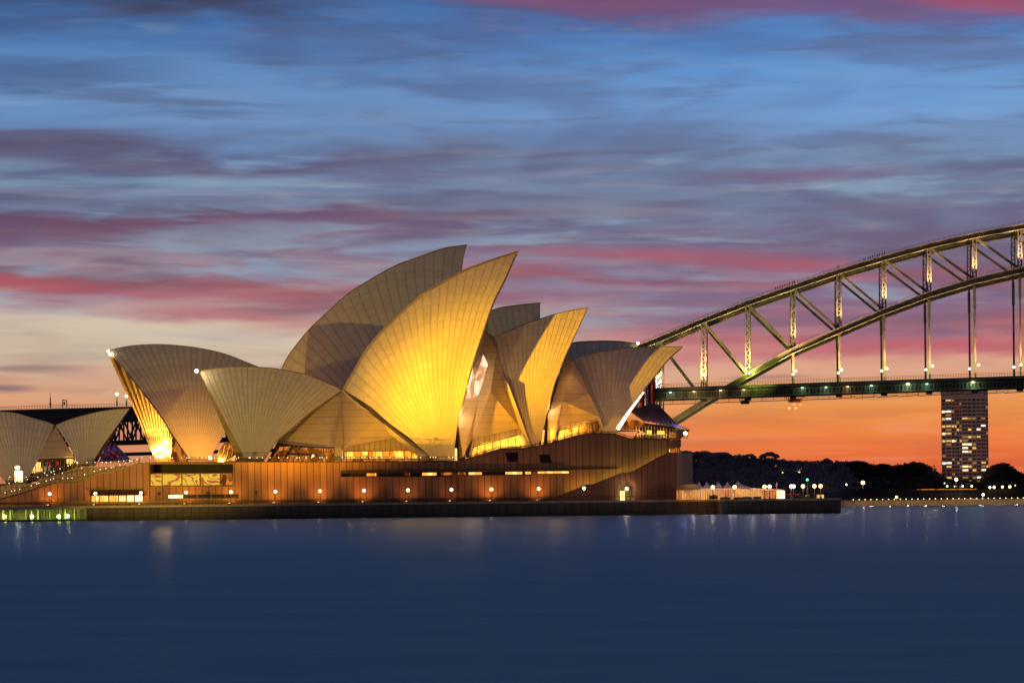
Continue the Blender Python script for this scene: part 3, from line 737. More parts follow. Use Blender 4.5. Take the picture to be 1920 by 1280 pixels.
# restaurant (left)
RL = Line(100, 556, 6.0)
rest = empty('restaurant_pavilion', P(100, 905, 556), 'small pavilion with two low white shells at the far left above the stairs', 'pavilion')
shell(rest, [(-98, 803), (-60, 782), (-25, 773), (0, 771), (30, 773.7), (59, 782), (86, 789.5), (102.4, 796)], [(14, 906), (-25, 865), (-98, 803)], [(46, 906), (67, 870), (102.4, 796)], RL, 8, 22, thick=.5)
shell(rest, [(104, 796), (133.5, 784.7), (178, 772.8), (207.7, 767.5), (243, 764.8)], [(145, 869), (130, 835), (104, 796)], [(172, 869), (190, 839), (207.7, 814), (243, 764.8)], RL, 7, 18, thick=.6)

def plate(parent, name, mat, pts, th=.6, tri=None, smooth=False):
    """polygon given as (px, py, depth); extruded away by th"""
    W = [P(*p) for p in pts]
    if tri is None:
        tri = tessellate_polygon([[Vector((p.x, p.z, 0)) for p in W]])
    n = len(W); mb = MB(); fs = [tuple(t) for t in tri]; fs2 = []
    for t in fs:
        a, b, c = (W[i] for i in t)
        nn = (b-a).cross(c-a)
        fs2.append(t if nn.y < 0 else t[::-1])
    mb.add(W+[p+Vector((0, th, 0)) for p in W], fs2+[tuple(i+n for i in t[::-1]) for t in fs2]+[(i, i+n, (i+1) % n+n, (i+1) % n) for i in range(n)])
    return mb.build(name, mat, parent, smooth=False)
NP = lambda x, hw=13: NEAR.off(hw).D(x, 850)
NA = lambda x: NEAR.D(x, 700)
# side shells and foyers below them --- between south sail and great sail
plate(theatre, 'side_shell', 'louvre_cladding', [(642, 735, NA(642)), (629, 837, NP(629, 11)), (572, 834.5, NP(572, 10)), (519, 830, NP(519, 8)), (524, 824, NP(524, 6)), (590, 768, NA(590)-3)])
plate(theatre, 'side_shell', 'louvre_cladding', [(642, 735, NA(642)-.2), (643.5, 838, NP(643, 12)), (629, 837, NP(629, 13.5))])
plate(theatre, 'side_shell', 'louvre_cladding', [(642, 733, NA(642)), (672.7, 759, NA(672)-3), (708.6, 785.6, NP(708, 8)), (744.5, 817, NP(744, 9)), (740, 820.5, NP(740, 9)), (694, 829, NP(694, 10.5)), (643.5, 838, NP(643, 11.5))])
# edge beam of the great sail
mb = MB(); q = [(644, 734), (672.7, 760), (708.6, 787), (744.5, 818), (801, 861)]
q2 = resample(q, 14)
for k, (a, b) in enumerate(zip(q2, q2[1:])):
    Da = NA(a[0])+(NP(a[0], 15)-NA(a[0]))*min(1, k/14); Db = NA(b[0])+(NP(b[0], 15)-NA(b[0]))*min(1, (k+1)/14)
    mb.bar(P(a[0], a[1]-2, Da), P(b[0], b[1]-2, Db), 1.0+k*.06, .5+k*.05)
mb.build('edge_beam', 'concrete', theatre)
MB().prism(poly([(627, 866), (627, 837), (641, 837), (641, 866)], NP(634, 11)), (0, 1.5, 0)).build('column', 'concrete', theatre)
# between great sail and second sail
q1 = [(910, 621, NA(910)+1), (926, 631, NA(926)+.3), (931, 655, NA(931)-4), (895.7, 754, NP(896, 9)), (868, 857, NP(868, 13.5)), (861, 859, NP(861, 12)), (858, 783, NP(858, 11))]
plate(theatre, 'side_shell', 'louvre_cladding', q1, .5, tri=[(0, 1, 2), (0, 2, 3), (0, 3, 6), (6, 3, 4), (6, 4, 5)])
q2 = [(931, 655, NA(931)-4), (946.6, 710, NA(946)-6.5), (976, 803, NP(976, 10)), (885, 822, NP(885, 11)), (868, 857, NP(868, 13.4)), (895.7, 754, NP(896, 9.2)), (920, 735, NP(920, 9.6))]
plate(theatre, 'side_shell', 'louvre_cladding', q2, .5, tri=[(0, 6, 5), (0, 1, 6), (1, 2, 6), (6, 2, 3), (6, 3, 5), (5, 3, 4)])
plate(theatre, 'edge_beam', 'concrete', [(940, 703, NA(946)-7.3), (946.6, 710, NA(946)-7.4), (955, 725, NP(955, 9.5)), (996, 837, NP(996, 14)), (988, 837, NP(988, 13.8)), (974, 800, NP(974, 11.8))], .5)
# between second and third sail
q3 = [(1062, 669, NA(1062)+1), (1072.3, 673, NA(1072)+.3), (1071, 700, NA(1071)-4), (1055, 752, NP(1055, 8.5)), (1034, 832, NP(1034, 11)), (1026, 834, NP(1026, 10)), (1027, 779, NP(1027, 9))]
plate(theatre, 'side_shell', 'louvre_cladding', q3, .5, tri=[(0, 1, 2), (0, 2, 3), (0, 3, 6), (6, 3, 4), (6, 4, 5)])
q4 = [(1072.3, 673, NA(1072)), (1090, 704, NA(1090)-2.5), (1107.4, 743, NP(1107, 6)), (1126, 783, NP(1126, 8)), (1049, 797.5, NP(1049, 9)), (1034, 832, NP(1034, 11)), (1055, 752, NP(1055, 8.5)), (1071, 700, NA(1071)-4)]
plate(theatre, 'side_shell', 'louvre_cladding', q4, .5, tri=[(0, 1, 7), (1, 2, 7), (7, 2, 6), (2, 3, 6), (6, 3, 4), (6, 4, 5)])
plate(theatre, 'edge_beam', 'concrete', [(1120, 776, NP(1120, 9.6)), (1124, 782, NP(1124, 9.6)), (1136, 812, NP(1136, 11)), (1131, 812, NP(1131, 11)), (1121, 786, NP(1121, 9.6))], .5)
# dark narrow doorways beside the feet
plate(theatre, 'mouth_glass_or_glint', 'glass_dark', [(857, 790, NP(857, 9)), (868, 790, NP(868, 9)), (872, 863, NP(872, 8)), (850, 863, NP(850, 8))], .4)
for pts_ in ([(906, 664), (917, 688), (896, 742), (884, 762), (892, 706)], [(889, 700), (880, 760), (864, 782), (871, 742)], [(925, 655), (934, 672), (921, 700), (913, 706), (917, 680)]):
    plate(theatre, 'mouth_glass_or_glint', 'painted_reflection', [(a, b, NA(a)-3-(b-650)/132*7.5) for a, b in pts_], .15)  # glowing plates that paint the bright reflections on the side-shell fold
plate(theatre, 'mouth_glass_or_glint', 'win_white', [(876, 700, NP(876, 6)), (887, 690, NP(887, 6)), (872, 778, NP(872, 8)), (861, 782, NP(861, 8))], .3)
plate(theatre, 'doorway', 'win_bright', [(853, 840, NP(853, 9.6)), (857, 840, NP(857, 9.6)), (857, 863, NP(857, 9.6)), (852, 863, NP(852, 9.6))], .3)
plate(theatre, 'mouth_glass_or_glint', 'glass_dark', [(1025, 779, NP(1025, 7.5)), (1029, 779, NP(1029, 7.5)), (1030, 836, NP(1030, 7.5)), (1011, 836, NP(1011, 7.5))], .4)
plate(theatre, 'doorway', 'win_bright', [(1018, 806, NP(1018, 8.4)), (1021, 806, NP(1021, 8.4)), (1019, 835, NP(1019, 8.4)), (1014, 835, NP(1014, 8.4))], .3)
def foyer(parent, pts, D, wallmat, strips, mull, name='foyer_window'):
    """a lit foyer wall: wall polygon, bright strips, slanting mullions and a hood"""
    o = plate(parent, name, wallmat, [(a, b, D) for a, b in pts], .4)
    for (poly_, mt) in strips: plate(o, 'pane', mt, [(a, b, D-.25) for a, b in poly_], .1)
    mb = MB()
    for (a, b, c, d_) in mull: mb.bar(P(a, b, D-.5), P(c, d_, D-.5), .16)
    if mull: mb.build('mullions', 'bronze', o)
    return o
foyer(theatre, [(500, 866), (519, 830), (572, 835), (628, 838), (628, 866)], NP(560, 5), 'glass_dark', [([(523, 838), (545, 836), (530, 864), (508, 864)], 'win_orange'), ([(550, 838), (606, 840), (606, 850), (545, 848)], 'win_orange'), ([(608, 840), (626, 840), (626, 864), (608, 864)], 'win_orange'),
      ([(540, 853), (604, 854), (604, 864), (532, 864)], 'win_orange')],
      [(525+9*k, 833+.25*k, 513+9*k, 866) for k in range(12)]+[(515, 846, 622, 847)])
foyer(theatre, [(643, 866), (643, 838), (694, 829), (740, 820), (800, 866)], NP(700, 6), 'granite_plain', [([(648, 846.5), (769, 845), (790, 858), (648, 859)], 'win_yellow'), ([(643, 860), (785, 860), (785, 865), (643, 865)], 'win_orange')],
      [(650+13.5*k, 846, 650+13.5*k, 865) for k in range(11)]+[(645, 846, 772, 844.6)])
foyer(theatre, [(878, 860), (886, 822), (976, 804), (988, 838), (938, 842)], NP(930, 6), 'granite_plain', [([(888, 840), (905, 831), (975, 815), (981, 835), (938, 840), (884, 856)], 'win_yellow')],
      [(885, 838, 977, 814)]+[(896+14*k, 834-3*k, 893+15*k, 853-2.6*k) for k in range(6)])
foyer(theatre, [(1042, 830), (1050, 798), (1126, 783), (1133, 811), (1105, 813)], NP(1090, 4.5), 'granite_plain', [([(1050, 806), (1100, 793), (1100, 811), (1046, 825)], 'win_yellow'), ([(1104, 793), (1110, 792), (1111, 811), (1104, 811)], 'win_orange'), ([(1115, 791), (1122, 790), (1126, 808), (1116, 810)], 'win_orange')],
      [(1048, 807, 1126, 789)]+[(1060+13*k, 803-3*k, 1058+13*k, 822-2*k) for k in range(5)])
foyer(concert, [(396, 866), (422, 828), (443, 828), (460, 866)], FAR.off(14).D(420, 850)-10, 'glass_dark', [([(427, 862), (452, 846), (457, 852), (440, 864)], 'win_bright'), ([(425, 834), (440, 834), (444, 842), (424, 842)], 'win_orange')],
      [(415+8*k, 832, 405+9*k, 864) for k in range(6)])
# south mouth of the far hall: foot glass, columns and the blazing lamp
FD = lambda x, hw: FAR.off(hw).D(x, 850)
plate(concert, 'foyer_window', 'win_orange', [(318, 866, FD(320, -6)), (330, 826, FD(330, -4)), (352, 860, FD(350, -4)), (352, 866, FD(350, -4))], .4)
plate(concert, 'column', 'concrete', [(320, 862, FD(320, -8)), (324, 820, FD(324, -8)), (329, 822, FD(329, -8)), (328, 862, FD(328, -8))], 1)
# edge lamp strip under the north sail
mb = MB(); q = resample([(1157, 804), (1176.5, 774), (1206, 734)], 10)
Dq = lambda x: NEAR.off(11).D(x, 760)
for k, (a, b) in enumerate(zip(q, q[1:])): mb.bar(P(a[0]+1.0, a[1]+.6, Dq(a[0])-.5), P(b[0]+1.0, b[1]+.6, Dq(b[0])-.5), .75-.05*k, .75-.05*k)
mb.build('light_strip', 'white_strip', theatre)
# tip lamps on sail points and small pale rim trims
for (a, b, par, D, r) in ((368.5, 695.5, theatre, NA(369)-1.5, .42), (203, 658, concert, FAR.D(203, 656)-1, .3), (1196, 643.5, concert, FAR.D(1196, 643)-1.5, .34)):
    MB().ball(P(a, b, D), r).build('tip_lamp', 'globe', par)
point(P(366, 697, NA(369)-3), 500, (1, .8, .5), .3)
point(P(207, 664, FAR.D(203, 656)-1), 420, (1, .8, .5), .3)
# mouth lights, then added warm fills on rim and side shells, no fixtures
for (jj, ii, pw) in ((3, 30, 2600), (4, 18, 2000), (6, 26, 1500), (3, 8, 1500)):
    q = FAR.mirror(gN[jj][ii])+Vector((-.5, -2.8, .3)); point(q, pw, (1, .50, .10), .35)
q = FAR.mirror(gN[2][26])+Vector((-1, -7, .3))
spot(q, FAR.mirror(gN[26][14]), 38000, (1, .46, .06), 100, 1.0, .4)
o = MB().bar(q+Vector((-.8, -.2, -.5)), q+Vector((.8, -.2, -.5)), .5, .5).build('mouth_floodlight', 'globe', concert)
spot(P(394, 861, FD(390, 34)), P(385, 775, FD(390, 19)), 30000, (1, .40, .05), 110, 1.0, .4)
point(P(874, 778, NP(874, 13.0)), 450, (1, .66, .34), .3)
point(P(886, 725, NP(888, 10.5)), 300, (1, .66, .36), .3)
point(P(900, 690, NP(900, 8)), 130, (1, .74, .5), .3)
point(P(985, 598, NA(985)+9), 260, (1, .6, .3), .3)  # added light for the sail rim, nothing stands here
spot(P(925, 838, DP+3), P(930, 775, NP(930, 10)), 15000, (1, .44, .03), 120, 1.0, .3)  # added amber fill at the foot of the side shell
spot(P(700, 859, DP+3), P(700, 795, NP(700, 10)), 11000, (1, .46, .03), 100, 1.0, .3)
spot(P(1080, 807, DP+3), P(1085, 760, NP(1085, 8)), 8000, (1, .36, .03), 85, 1.0, .3)
spot(P(575, 859, DP+3), P(578, 800, NP(578, 8)), 3500, (1, .52, .12), 110, 1.0, .3)
point(P(1100, 740, NP(1120, 16)), 160, (1, .36, .08), .6)
point(P(884, 835, NP(884, 17)), 500, (1, .55, .12), .3)
point(P(1040, 810, NP(1042, 12.5)), 1100, (1, .45, .05), .3)
point(P(1034, 765, NP(1034, 10)), 260, (1, .6, .3), .2)
point(P(1060, 700, NP(1062, 7)), 160, (1, .55, .2), .2)
point(P(1102, 686, NP(1110, 7.5)), 130, (1, .42, .10), .4)
point(P(1186, 800, NP(1180, 9)), 200, (1, .6, .2), .3)
for a in (655, 700, 745): point(P(a, 852, NP(a, 8)), 160, (1, .55, .12), .3)
for a, b in ((900, 838), (945, 825), (980, 826)): point(P(a, b, NP(a, 8)), 220, (1, .55, .12), .2)
for a, b in ((1065, 806), (1095, 799)): point(P(a, b, NP(a, 6.5)), 200, (1, .6, .12), .2)

# north foyer of the near hall: ribbed glass roof, skirt and slanting glass
NF = NP(1230, 6)
def nroof(pts, mat, name, th=.4): return plate(theatre, name, mat, pts, th)
rt = [(1183, 772.5, NF-2), (1220.6, 757, NF+10), (1232, 758, NF+11), (1269, 796.5, NF-1), (1207.5, 789.5, NF-7)]
ro = nroof(rt, 'roof_copper', 'glass_roof')
mb = MB(); a0, a1 = Vector(rt[0]), Vector(rt[4]); 
lo = [(1183, 772.5, NF-2.2), (1207.5, 789.3, NF-7.2), (1269, 796, NF-1.2)]; hi = [(1220.6, 757, NF+9.8), (1232, 758, NF+10.8)]
for k in range(15):
    t = k/14; tl = t*2
    A_ = (Vector(lo[0])+(Vector(lo[1])-Vector(lo[0]))*min(1, tl)) if tl < 1 else (Vector(lo[1])+(Vector(lo[2])-Vector(lo[1]))*(tl-1))
    B_ = Vector(hi[0])+(Vector(hi[1])-Vector(hi[0]))*t
    mb.bar(P(*A_), P(*B_), .18, .3)
mb.build('ribs', 'bronze', ro)
nroof([(1178, 783, NF-5), (1207, 790, NF-7.2), (1207, 808, NF-4), (1158, 806, NF-3), (1170, 790, NF-4)], 'win_orange', 'foyer_window')
nroof([(1207, 789, NF-7.3), (1273, 800.5, NF-4), (1295.5, 804.6, NF+6), (1270, 796, NF-.5), (1245, 793.5, NF-5)], 'roof_blue', 'roof_edge', .25)
gw = nroof([(1186, 823, NF-3), (1207, 792, NF-6.6), (1273, 802, NF-3.6), (1294, 805.5, NF+6), (1275, 824, NF+4), (1252, 824, NF-2)], 'bronze', 'glass_wall', .3)
for (pts, mt) in (([(1213, 806, 0), (1222, 807, 0), (1222, 815, 0), (1213, 815, 0)], 'win_yellow'), ([(1232, 807, 0), (1247, 808, 0), (1246, 815, 0), (1232, 815, 0)], 'win_yellow'),
                  ([(1192, 812, 0), (1207, 806, 0), (1207, 821, 0), (1192, 821, 0)], 'win_orange'), ([(1256, 810, 0), (1268, 811, 0), (1268, 820, 0), (1256, 820, 0)], 'win_orange'), ([(1226, 816, 0), (1250, 816, 0), (1250, 822, 0), (1226, 822, 0)], 'win_orange')):
    plate(gw, 'pane', mt, [(a, b, NF-6.9) for a, b, c in pts], .1)
mb = MB()
for k in range(18): mb.bar(P(1196+5.4*k, 822, NF-7), P(1192+5.8*k, 797+.5*k, NF-7.4), .12)
mb.bar(P(1190, 813, NF-7.2), P(1262, 815, NF-7.2), .14).bar(P(1165, 806, NF-7), P(1200, 806, NF-7.2), .2).bar(P(1197, 807, NF-7.2), P(1220, 817, NF-7.4), .2)
mb.build('mullions', 'rib_concrete', gw)
MB().ball(P(1285, 812, NF+2), .42).build('corner_lamp', 'globe', theatre)
point(P(1200, 816, NF-8.5), 260, (1, .6, .2), .2); point(P(1240, 818, NF-8.5), 260, (1, .7, .2), .2); point(P(1281, 813, NF-1), 200, (1, .7, .3), .2)
point(P(1232, 772, NF-9), 420, (1, .36, .22), .2)  # added fills colouring the foyer roof, no fixtures
point(P(1280, 780, NF-2), 500, (.35, .4, 1), .3)
# far hall's tall coloured north glass
cols = ['glass_amber', 'glass_red', 'glass_green', 'glass_red', 'bronze', 'glass_amber', 'glass_violet', 'bronze', 'glass_red', 'bronze']
cg = plate(concert, 'glass_wall', 'bronze', [(1180, 772, FD(1200, -4)), (1228, 700, FD(1228, -4)), (1229, 760, FD(1228, -4)), (1222, 772, FD(1222, -4))], .4)
for k in range(10):
    x0 = 1188+4.1*k; yt = 758-(x0-1188)*1.35
    plate(cg, 'pane', cols[k], [(x0, yt, FD(1210, -3)-1), (x0+2.6, yt-3, FD(1210, -3)-1), (x0+2.6, 762, FD(1210, -3)-1), (x0, 765, FD(1210, -3)-1)], .1)

# restaurant infill
RD = lambda hw: RL.off(hw).y0
plate(rest, 'side_shell', 'louvre_cladding', [(104, 799, RD(0)), (138.5, 857, RD(5)), (67, 860, RD(5.5))], .5)
rg = plate(rest, 'glass_wall', 'glass_dark', [(50, 905, RD(3)), (67, 860, RD(3)), (140, 857, RD(3)), (150, 872, RD(3)), (150, 890, RD(3))], .4)
for (a, b, c, d_, mt) in ((60, 872, 66, 886, 'win_bright'), (68, 866, 76, 884, 'win_bright'), (90, 865, 95, 873, 'glass_red'), (104, 865, 110, 873, 'glass_red'), (125, 860, 137, 869, 'win_bright')):
    plate(rg, 'pane', mt, [(a, b, RD(3)-.3), (c, b, RD(3)-.3), (c, d_, RD(3)-.3), (a, d_, RD(3)-.3)], .1)
mb = MB()
for k in range(12): mb.bar(P(58+8*k, 861, RD(3)-.5), P(54+8*k, 895, RD(3)-.5), .14)
mb.build('mullions', 'bronze', rg)
point(P(70, 880, RD(5)), 300, (1, .6, .15), .2); point(P(130, 864, RD(6)), 300, (1, .6, .2), .2)
# glowing kiosk and lantern before the leftmost shell
ki = empty('ticket_kiosk', P(33, 903, DP+9), 'small blazing white glass kiosk in front of the leftmost shell', 'kiosk')
MB().prism(poly([(27, 903), (27, 883), (40, 883), (40, 903)], DP+8.6), (0, 1.6, 0)).build('glass_box', 'win_white', ki)
MB().prism(poly([(26, 883), (26, 881.5), (41, 881.5), (41, 883)], DP+8.3), (0, 2.2, 0)).build('roof', 'concrete', ki)
MB().bar(P(33.5, 903, DP+8.5), P(33.5, 883, DP+8.5), .1).build('frame', 'bronze', ki)
la = empty('lantern', P(32.5, 881, DP+9), 'round white lantern glowing just above the small glass kiosk', 'lantern')
MB().ball(P(32.5, 876, DP+9), .5, 12, 8, sz=.7).build('globe', 'globe', la)
MB().bar(P(32.5, 881.3, DP+9), P(32.5, 878, DP+9), .12).build('stem', 'dark_metal', la)
point(P(32.5, 874, DP+8), 500, (1, .85, .5), .3)
# purple ribbed low roof seen between the pavilion and the far hall
rr = empty('glazed_canopy', P(205, 862, 640), 'low dark ribbed canopy with red and violet stripes right of the small shells', 'canopy')
plate(rr, 'roof', 'roof_copper', [(185, 866, 632), (200, 832, 650), (214, 830, 651), (246, 862, 634), (246, 866, 632)], .4)
mb = MB()
for k in range(8): mb.bar(P(190+7*k, 864, 631), P(200+1.8*k, 832-.2*k, 649.6), .25)
mb.build('ribs', 'glass_violet', rr)
MB().bar(P(198, 848, 630.6), P(212, 858, 630.6), .25).bar(P(203, 842, 630.6), P(222, 856, 630.6), .25).build('neon_strip', 'glass_red', rr)

# ------------------------------------------------------------------ broadwalk lamps
def make_post(loc, H, r, label, group, bulb='globe'):
    o = empty('street_lamp', loc, label, 'street lamp', group)
    MB().tube(loc, loc+Vector((0, 0, H-r)), .075, .05, 8).tube(loc, loc+Vector((0, 0, .35)), .16, .12, 8).build('pole', 'post_paint', o)
    MB().ball(loc+Vector((0, 0, H)), r, 12, 8).build('globe', bulb, o)
    return o
spots = [(93, 925.5), (178.7, 924.3), (264, 923.3), (349, 923), (433, 922.5), (516.6, 921.6), (600, 920.6), (682.6, 920), (765, 919), (846.5, 918.5), (921.5, 918), (1010, 916.6), (1095, 915.5)]
where = ['below the left stairs', 'at the left end of the lit canopy window', 'at the right end of the lit canopy window', 'beside the small bright window, under the wide mural window',
  'under the right end of the wide mural window', 'by the bare wall, first right of the mural window', 'just left of the long dark window slot', 'under the left part of the long dark window slot',
  'fainter, under the middle of the long window slot', 'faint, beside the vertical pilaster', 'under the lit panes right of the pilaster', 'under the rightmost short window slot', 'in front of the foot of the diagonal stair']
src = None
for (a, b), wz_ in zip(spots, where):
    q = P(a, b, DS+5.5); loc = Vector((q.x, q.y, ZB)); H = q.z-ZB
    lab = 'globe lamp post '+wz_
    if src is None: src = make_post(loc, H, .30, lab, 'globe lamps along the podium wall'); H0 = H
    else: clone(src, loc, lab)
    dim = {765: .45, 846.5: .18}.get(a, 1.0)
    point(Vector((loc.x, loc.y-.1, ZB+H+.02)), 110*dim, (1, .58, .2), .3)
# ground uplights by the wall foot
src = None
for i, ((a, b), wz_) in enumerate(zip(spots, where)):
    q = P(a-3, 940, DP-3.2); loc = Vector((q.x, q.y, ZB))
    lab = 'ground floodlight at the lamp '+wz_
    if src is None:
        src = empty('ground_floodlight', loc, lab, 'floodlight', 'ground floodlights at the wall foot')
        MB().box((loc.x-.2, loc.y-.15, ZB), (loc.x+.2, loc.y+.15, ZB+.3)).build('housing', 'dark_metal', src)
        MB().box((loc.x-.15, loc.y-.12, ZB+.3), (loc.x+.15, loc.y+.12, ZB+.34)).build('lens', 'globe_orange', src)
    else: clone(src, loc, lab)
    dim = {765: .4, 846.5: .2, 178.7: .5, 264: .5}.get(a, 1.0)*rnd.uniform(.85, 1.15)
    spot(loc+Vector((0, 0, .5)), loc+Vector((0, 3.0, 3.6)), 1000*dim, (1, .38, .06), 115, 1.0, .2)
q = P(1175, 916, DP-4.3); dl = empty('door_lamp', q, 'bright lamp hanging over the arched doorway at the stair foot', 'lamp')
MB().ball(q, .32).build('globe', 'globe', dl); MB().bar(q+Vector((0, 0, .2)), q+Vector((0, 1.4, 1.1)), .08).build('bracket', 'dark_metal', dl)
point(q+Vector((0, -.5, 0)), 300, (1, .7, .35), .2)
q = P(394, 858, DP+2); tl = empty('terrace_floodlight', q, 'greenish floodlight on the terrace left of the dark foot of the south sail', 'floodlight')
MB().ball(q, .36).build('lens', 'yellow_green_lamp', tl); MB().bar(q, q+Vector((0, .2, -.9)), .12).build('stand', 'dark_metal', tl)
q = P(587, 854, DP+2); tl = empty('terrace_lantern', q, 'small white lantern on the terrace before the foyer left of the grey column', 'lantern')
MB().ball(q, .26).build('globe', 'bead', tl); MB().bar(q, q+Vector((0, .1, -1.1)), .08).build('stem', 'dark_metal', tl)

# ------------------------------------------------------------------ marquees and the northern tip
DM = 512.0
mq = empty('marquee', P(1350, 936, DM), 'long glowing marquee with scalloped pink fabric roof on the northern broadwalk', 'marquee')
mb = MB(); pk = [(1311, 902), (1325, 901.5), (1347, 901.5), (1364, 902), (1382, 901.5)]
prev = 1298
W0, W1 = DM-1, DM+9
for k, (a, b) in enumerate(pk):
    nx = (a+pk[k+1][0])/2 if k < 4 else 1408
    ze = 913.0
    n = len(mb.v)
    top = P(a, b, DM+4)
    ring = [P(prev, ze, W0), P(nx, ze if k < 4 else 915, W0), P(nx, ze, W1), P(prev, ze, W1)]
    # curved sides: mid ring pulled in
    mid = [top+(r_-top)*.42+Vector((0, 0, -(top.z-r_.z)*.22)) for r_ in ring]
    mb.add([top]+mid+ring, [(0, 2, 1), (0, 3, 2), (0, 4, 3), (0, 1, 4)]+[(1+i, 1+(i+1) % 4, 5+(i+1) % 4, 5+i) for i in range(4)])
    prev = nx
mb.build('roof', 'fabric', mq)
MB().prism(poly([(1272, 936.3), (1272, 918), (1408, 916), (1408, 935.6)], DM), (0, 6, 0)).build('side_walls', 'tent_glow', mq)
mb = MB()
for k in range(28): mb.bar(P(1273+5*k, 936, DM-.2), P(1273+5*k, 917, DM-.2), .12 if k % 4 else .22)
mb.bar(P(1272, 917, DM-.2), P(1409, 915.4, DM-.2), .3); mb.build('frame', 'fabric', mq)
MB().prism(poly([(1271, 917.5), (1270, 908), (1306, 907), (1312, 916)], DM-1.5), (0, 6, 0)).build('entrance_roof', 'bronze', mq)
mq2 = empty('marquee', P(1440, 936, DM), 'lower flat roofed glowing marquee with a bright white end, right of the scalloped one', 'marquee')
MB().prism(poly([(1410, 935.6), (1410, 918), (1457, 918), (1457, 935.4)], DM), (0, 6, 0)).build('side_walls', 'tent_glow', mq2)
MB().prism(poly([(1457.2, 935.4), (1457.2, 919), (1471.5, 919.5), (1471.5, 935.2)], DM-.6), (0, 6, 0)).build('end_panel', 'win_white', mq2)
MB().prism(poly([(1408.5, 918), (1409, 914.5), (1466, 917), (1473, 919.4)], DM-1.0), (0, 8, 0)).build('roof', 'fabric', mq2)
mb = MB()
for k in range(10): mb.bar(P(1411+5*k, 936, DM-.2), P(1411+5*k, 918, DM-.2), .14)
mb.build('frame', 'fabric', mq2)
for a in (1300, 1335, 1370, 1410, 1450): point(P(a, 903, DM-5), 260, (1, .60, .45), .3)  # added fill lights for the tent roofs, hung in empty air
for a in (1290, 1320, 1350, 1380, 1420, 1450): point(P(a, 925, DM-2.5), 16, (1, .7, .35), .2)
cm = empty('chimney_post', P(1456.5, 918, DM+4), 'slim white post rising behind the flat marquee', 'post')
MB().box(tuple(P(1455.6, 916, DM+3)), tuple(P(1457.6, 904.5, DM+3.3))).build('shaft', 'fabric', cm)
MB().box(tuple(P(1455.2, 905, DM+2.9)), tuple(P(1458, 904.2, DM+3.4))).build('cap', 'dark_metal', cm)
src = None
for (a, b, lab) in [(1336.5, 913, 'before the left peaks of the scalloped marquee'), (1377.4, 914, 'before the rightmost peak of the scalloped marquee'), (1433.5, 912.8, 'over the flat marquee roof, left of two'), (1443, 914.4, 'over the flat marquee roof, right of two'),
    (1483.5, 915.6, 'right of the marquees, lower one of an overlapping pair'), (1488, 913, 'right of the marquees, higher one of an overlapping pair'), (1505.6, 915, 'alone just left of the green beacon'), (1527, 914, 'right of the green beacon, nearer to it'), (1538.6, 913.5, 'rightmost on the point, above the lit hut')]:
    q = P(a, b, 507.5); loc = Vector((q.x, q.y, ZB)); lab = 'orange globe '+lab
    if src is None: src = make_post(loc, q.z-ZB, .36, lab, 'orange globe lamps on the northern point', 'globe_orange')
    else: clone(src, loc, lab)
    point(q+Vector((0, -.2, 0)), 90, (1, .55, .2), .35)
bc = empty('harbour_beacon', P(1513.6, 937, 508), 'slim mast with an emerald green light on the northern point', 'beacon')
q = P(1513.6, 900, 508); MB().tube(Vector((q.x, q.y, ZB)), q, .16, .07).build('mast', 'dark_steel', bc); MB().ball(q+Vector((0, 0, .1)), .24).build('light', 'emerald_lamp', bc)
MB().tube(Vector((q.x, q.y, ZB)), Vector((q.x, q.y, ZB+.6)), .5, .4).build('plinth', 'concrete', bc)
hu = empty('kiosk', P(1539.5, 936, 508), 'tiny lit yellow hut near the rounded end of the bastion', 'kiosk')
MB().prism(poly([(1533.6, 936), (1533.6, 927), (1545.4, 927), (1545.4, 936)], 508), (0, 1.5, 0)).build('walls', 'win_bright', hu)
MB().prism(poly([(1532.6, 927), (1532.6, 925.6), (1546.4, 925.6), (1546.4, 927)], 507.8), (0, 2, 0)).build('roof', 'dark_metal', hu)
mb = MB()
for a in (1533.8, 1537, 1541, 1545.2): mb.bar(P(a, 936, 507.9), P(a, 927, 507.9), .12)
mb.build('frame', 'dark_metal', hu)
aw = empty('awning', P(1486, 930, 510), 'flat red awning beside the right end of the marquees', 'awning')
MB().prism(poly([(1473, 927.5), (1474, 925.8), (1498, 925.4), (1501, 927)], 510), (0, 3, 0)).build('canopy', 'glass_red', aw)
mb = MB()
for a in (1475, 1487, 1499): mb.bar(P(a, 936, 510.4), P(a, 927, 510.4), .1)
mb.build('posts', 'dark_metal', aw)

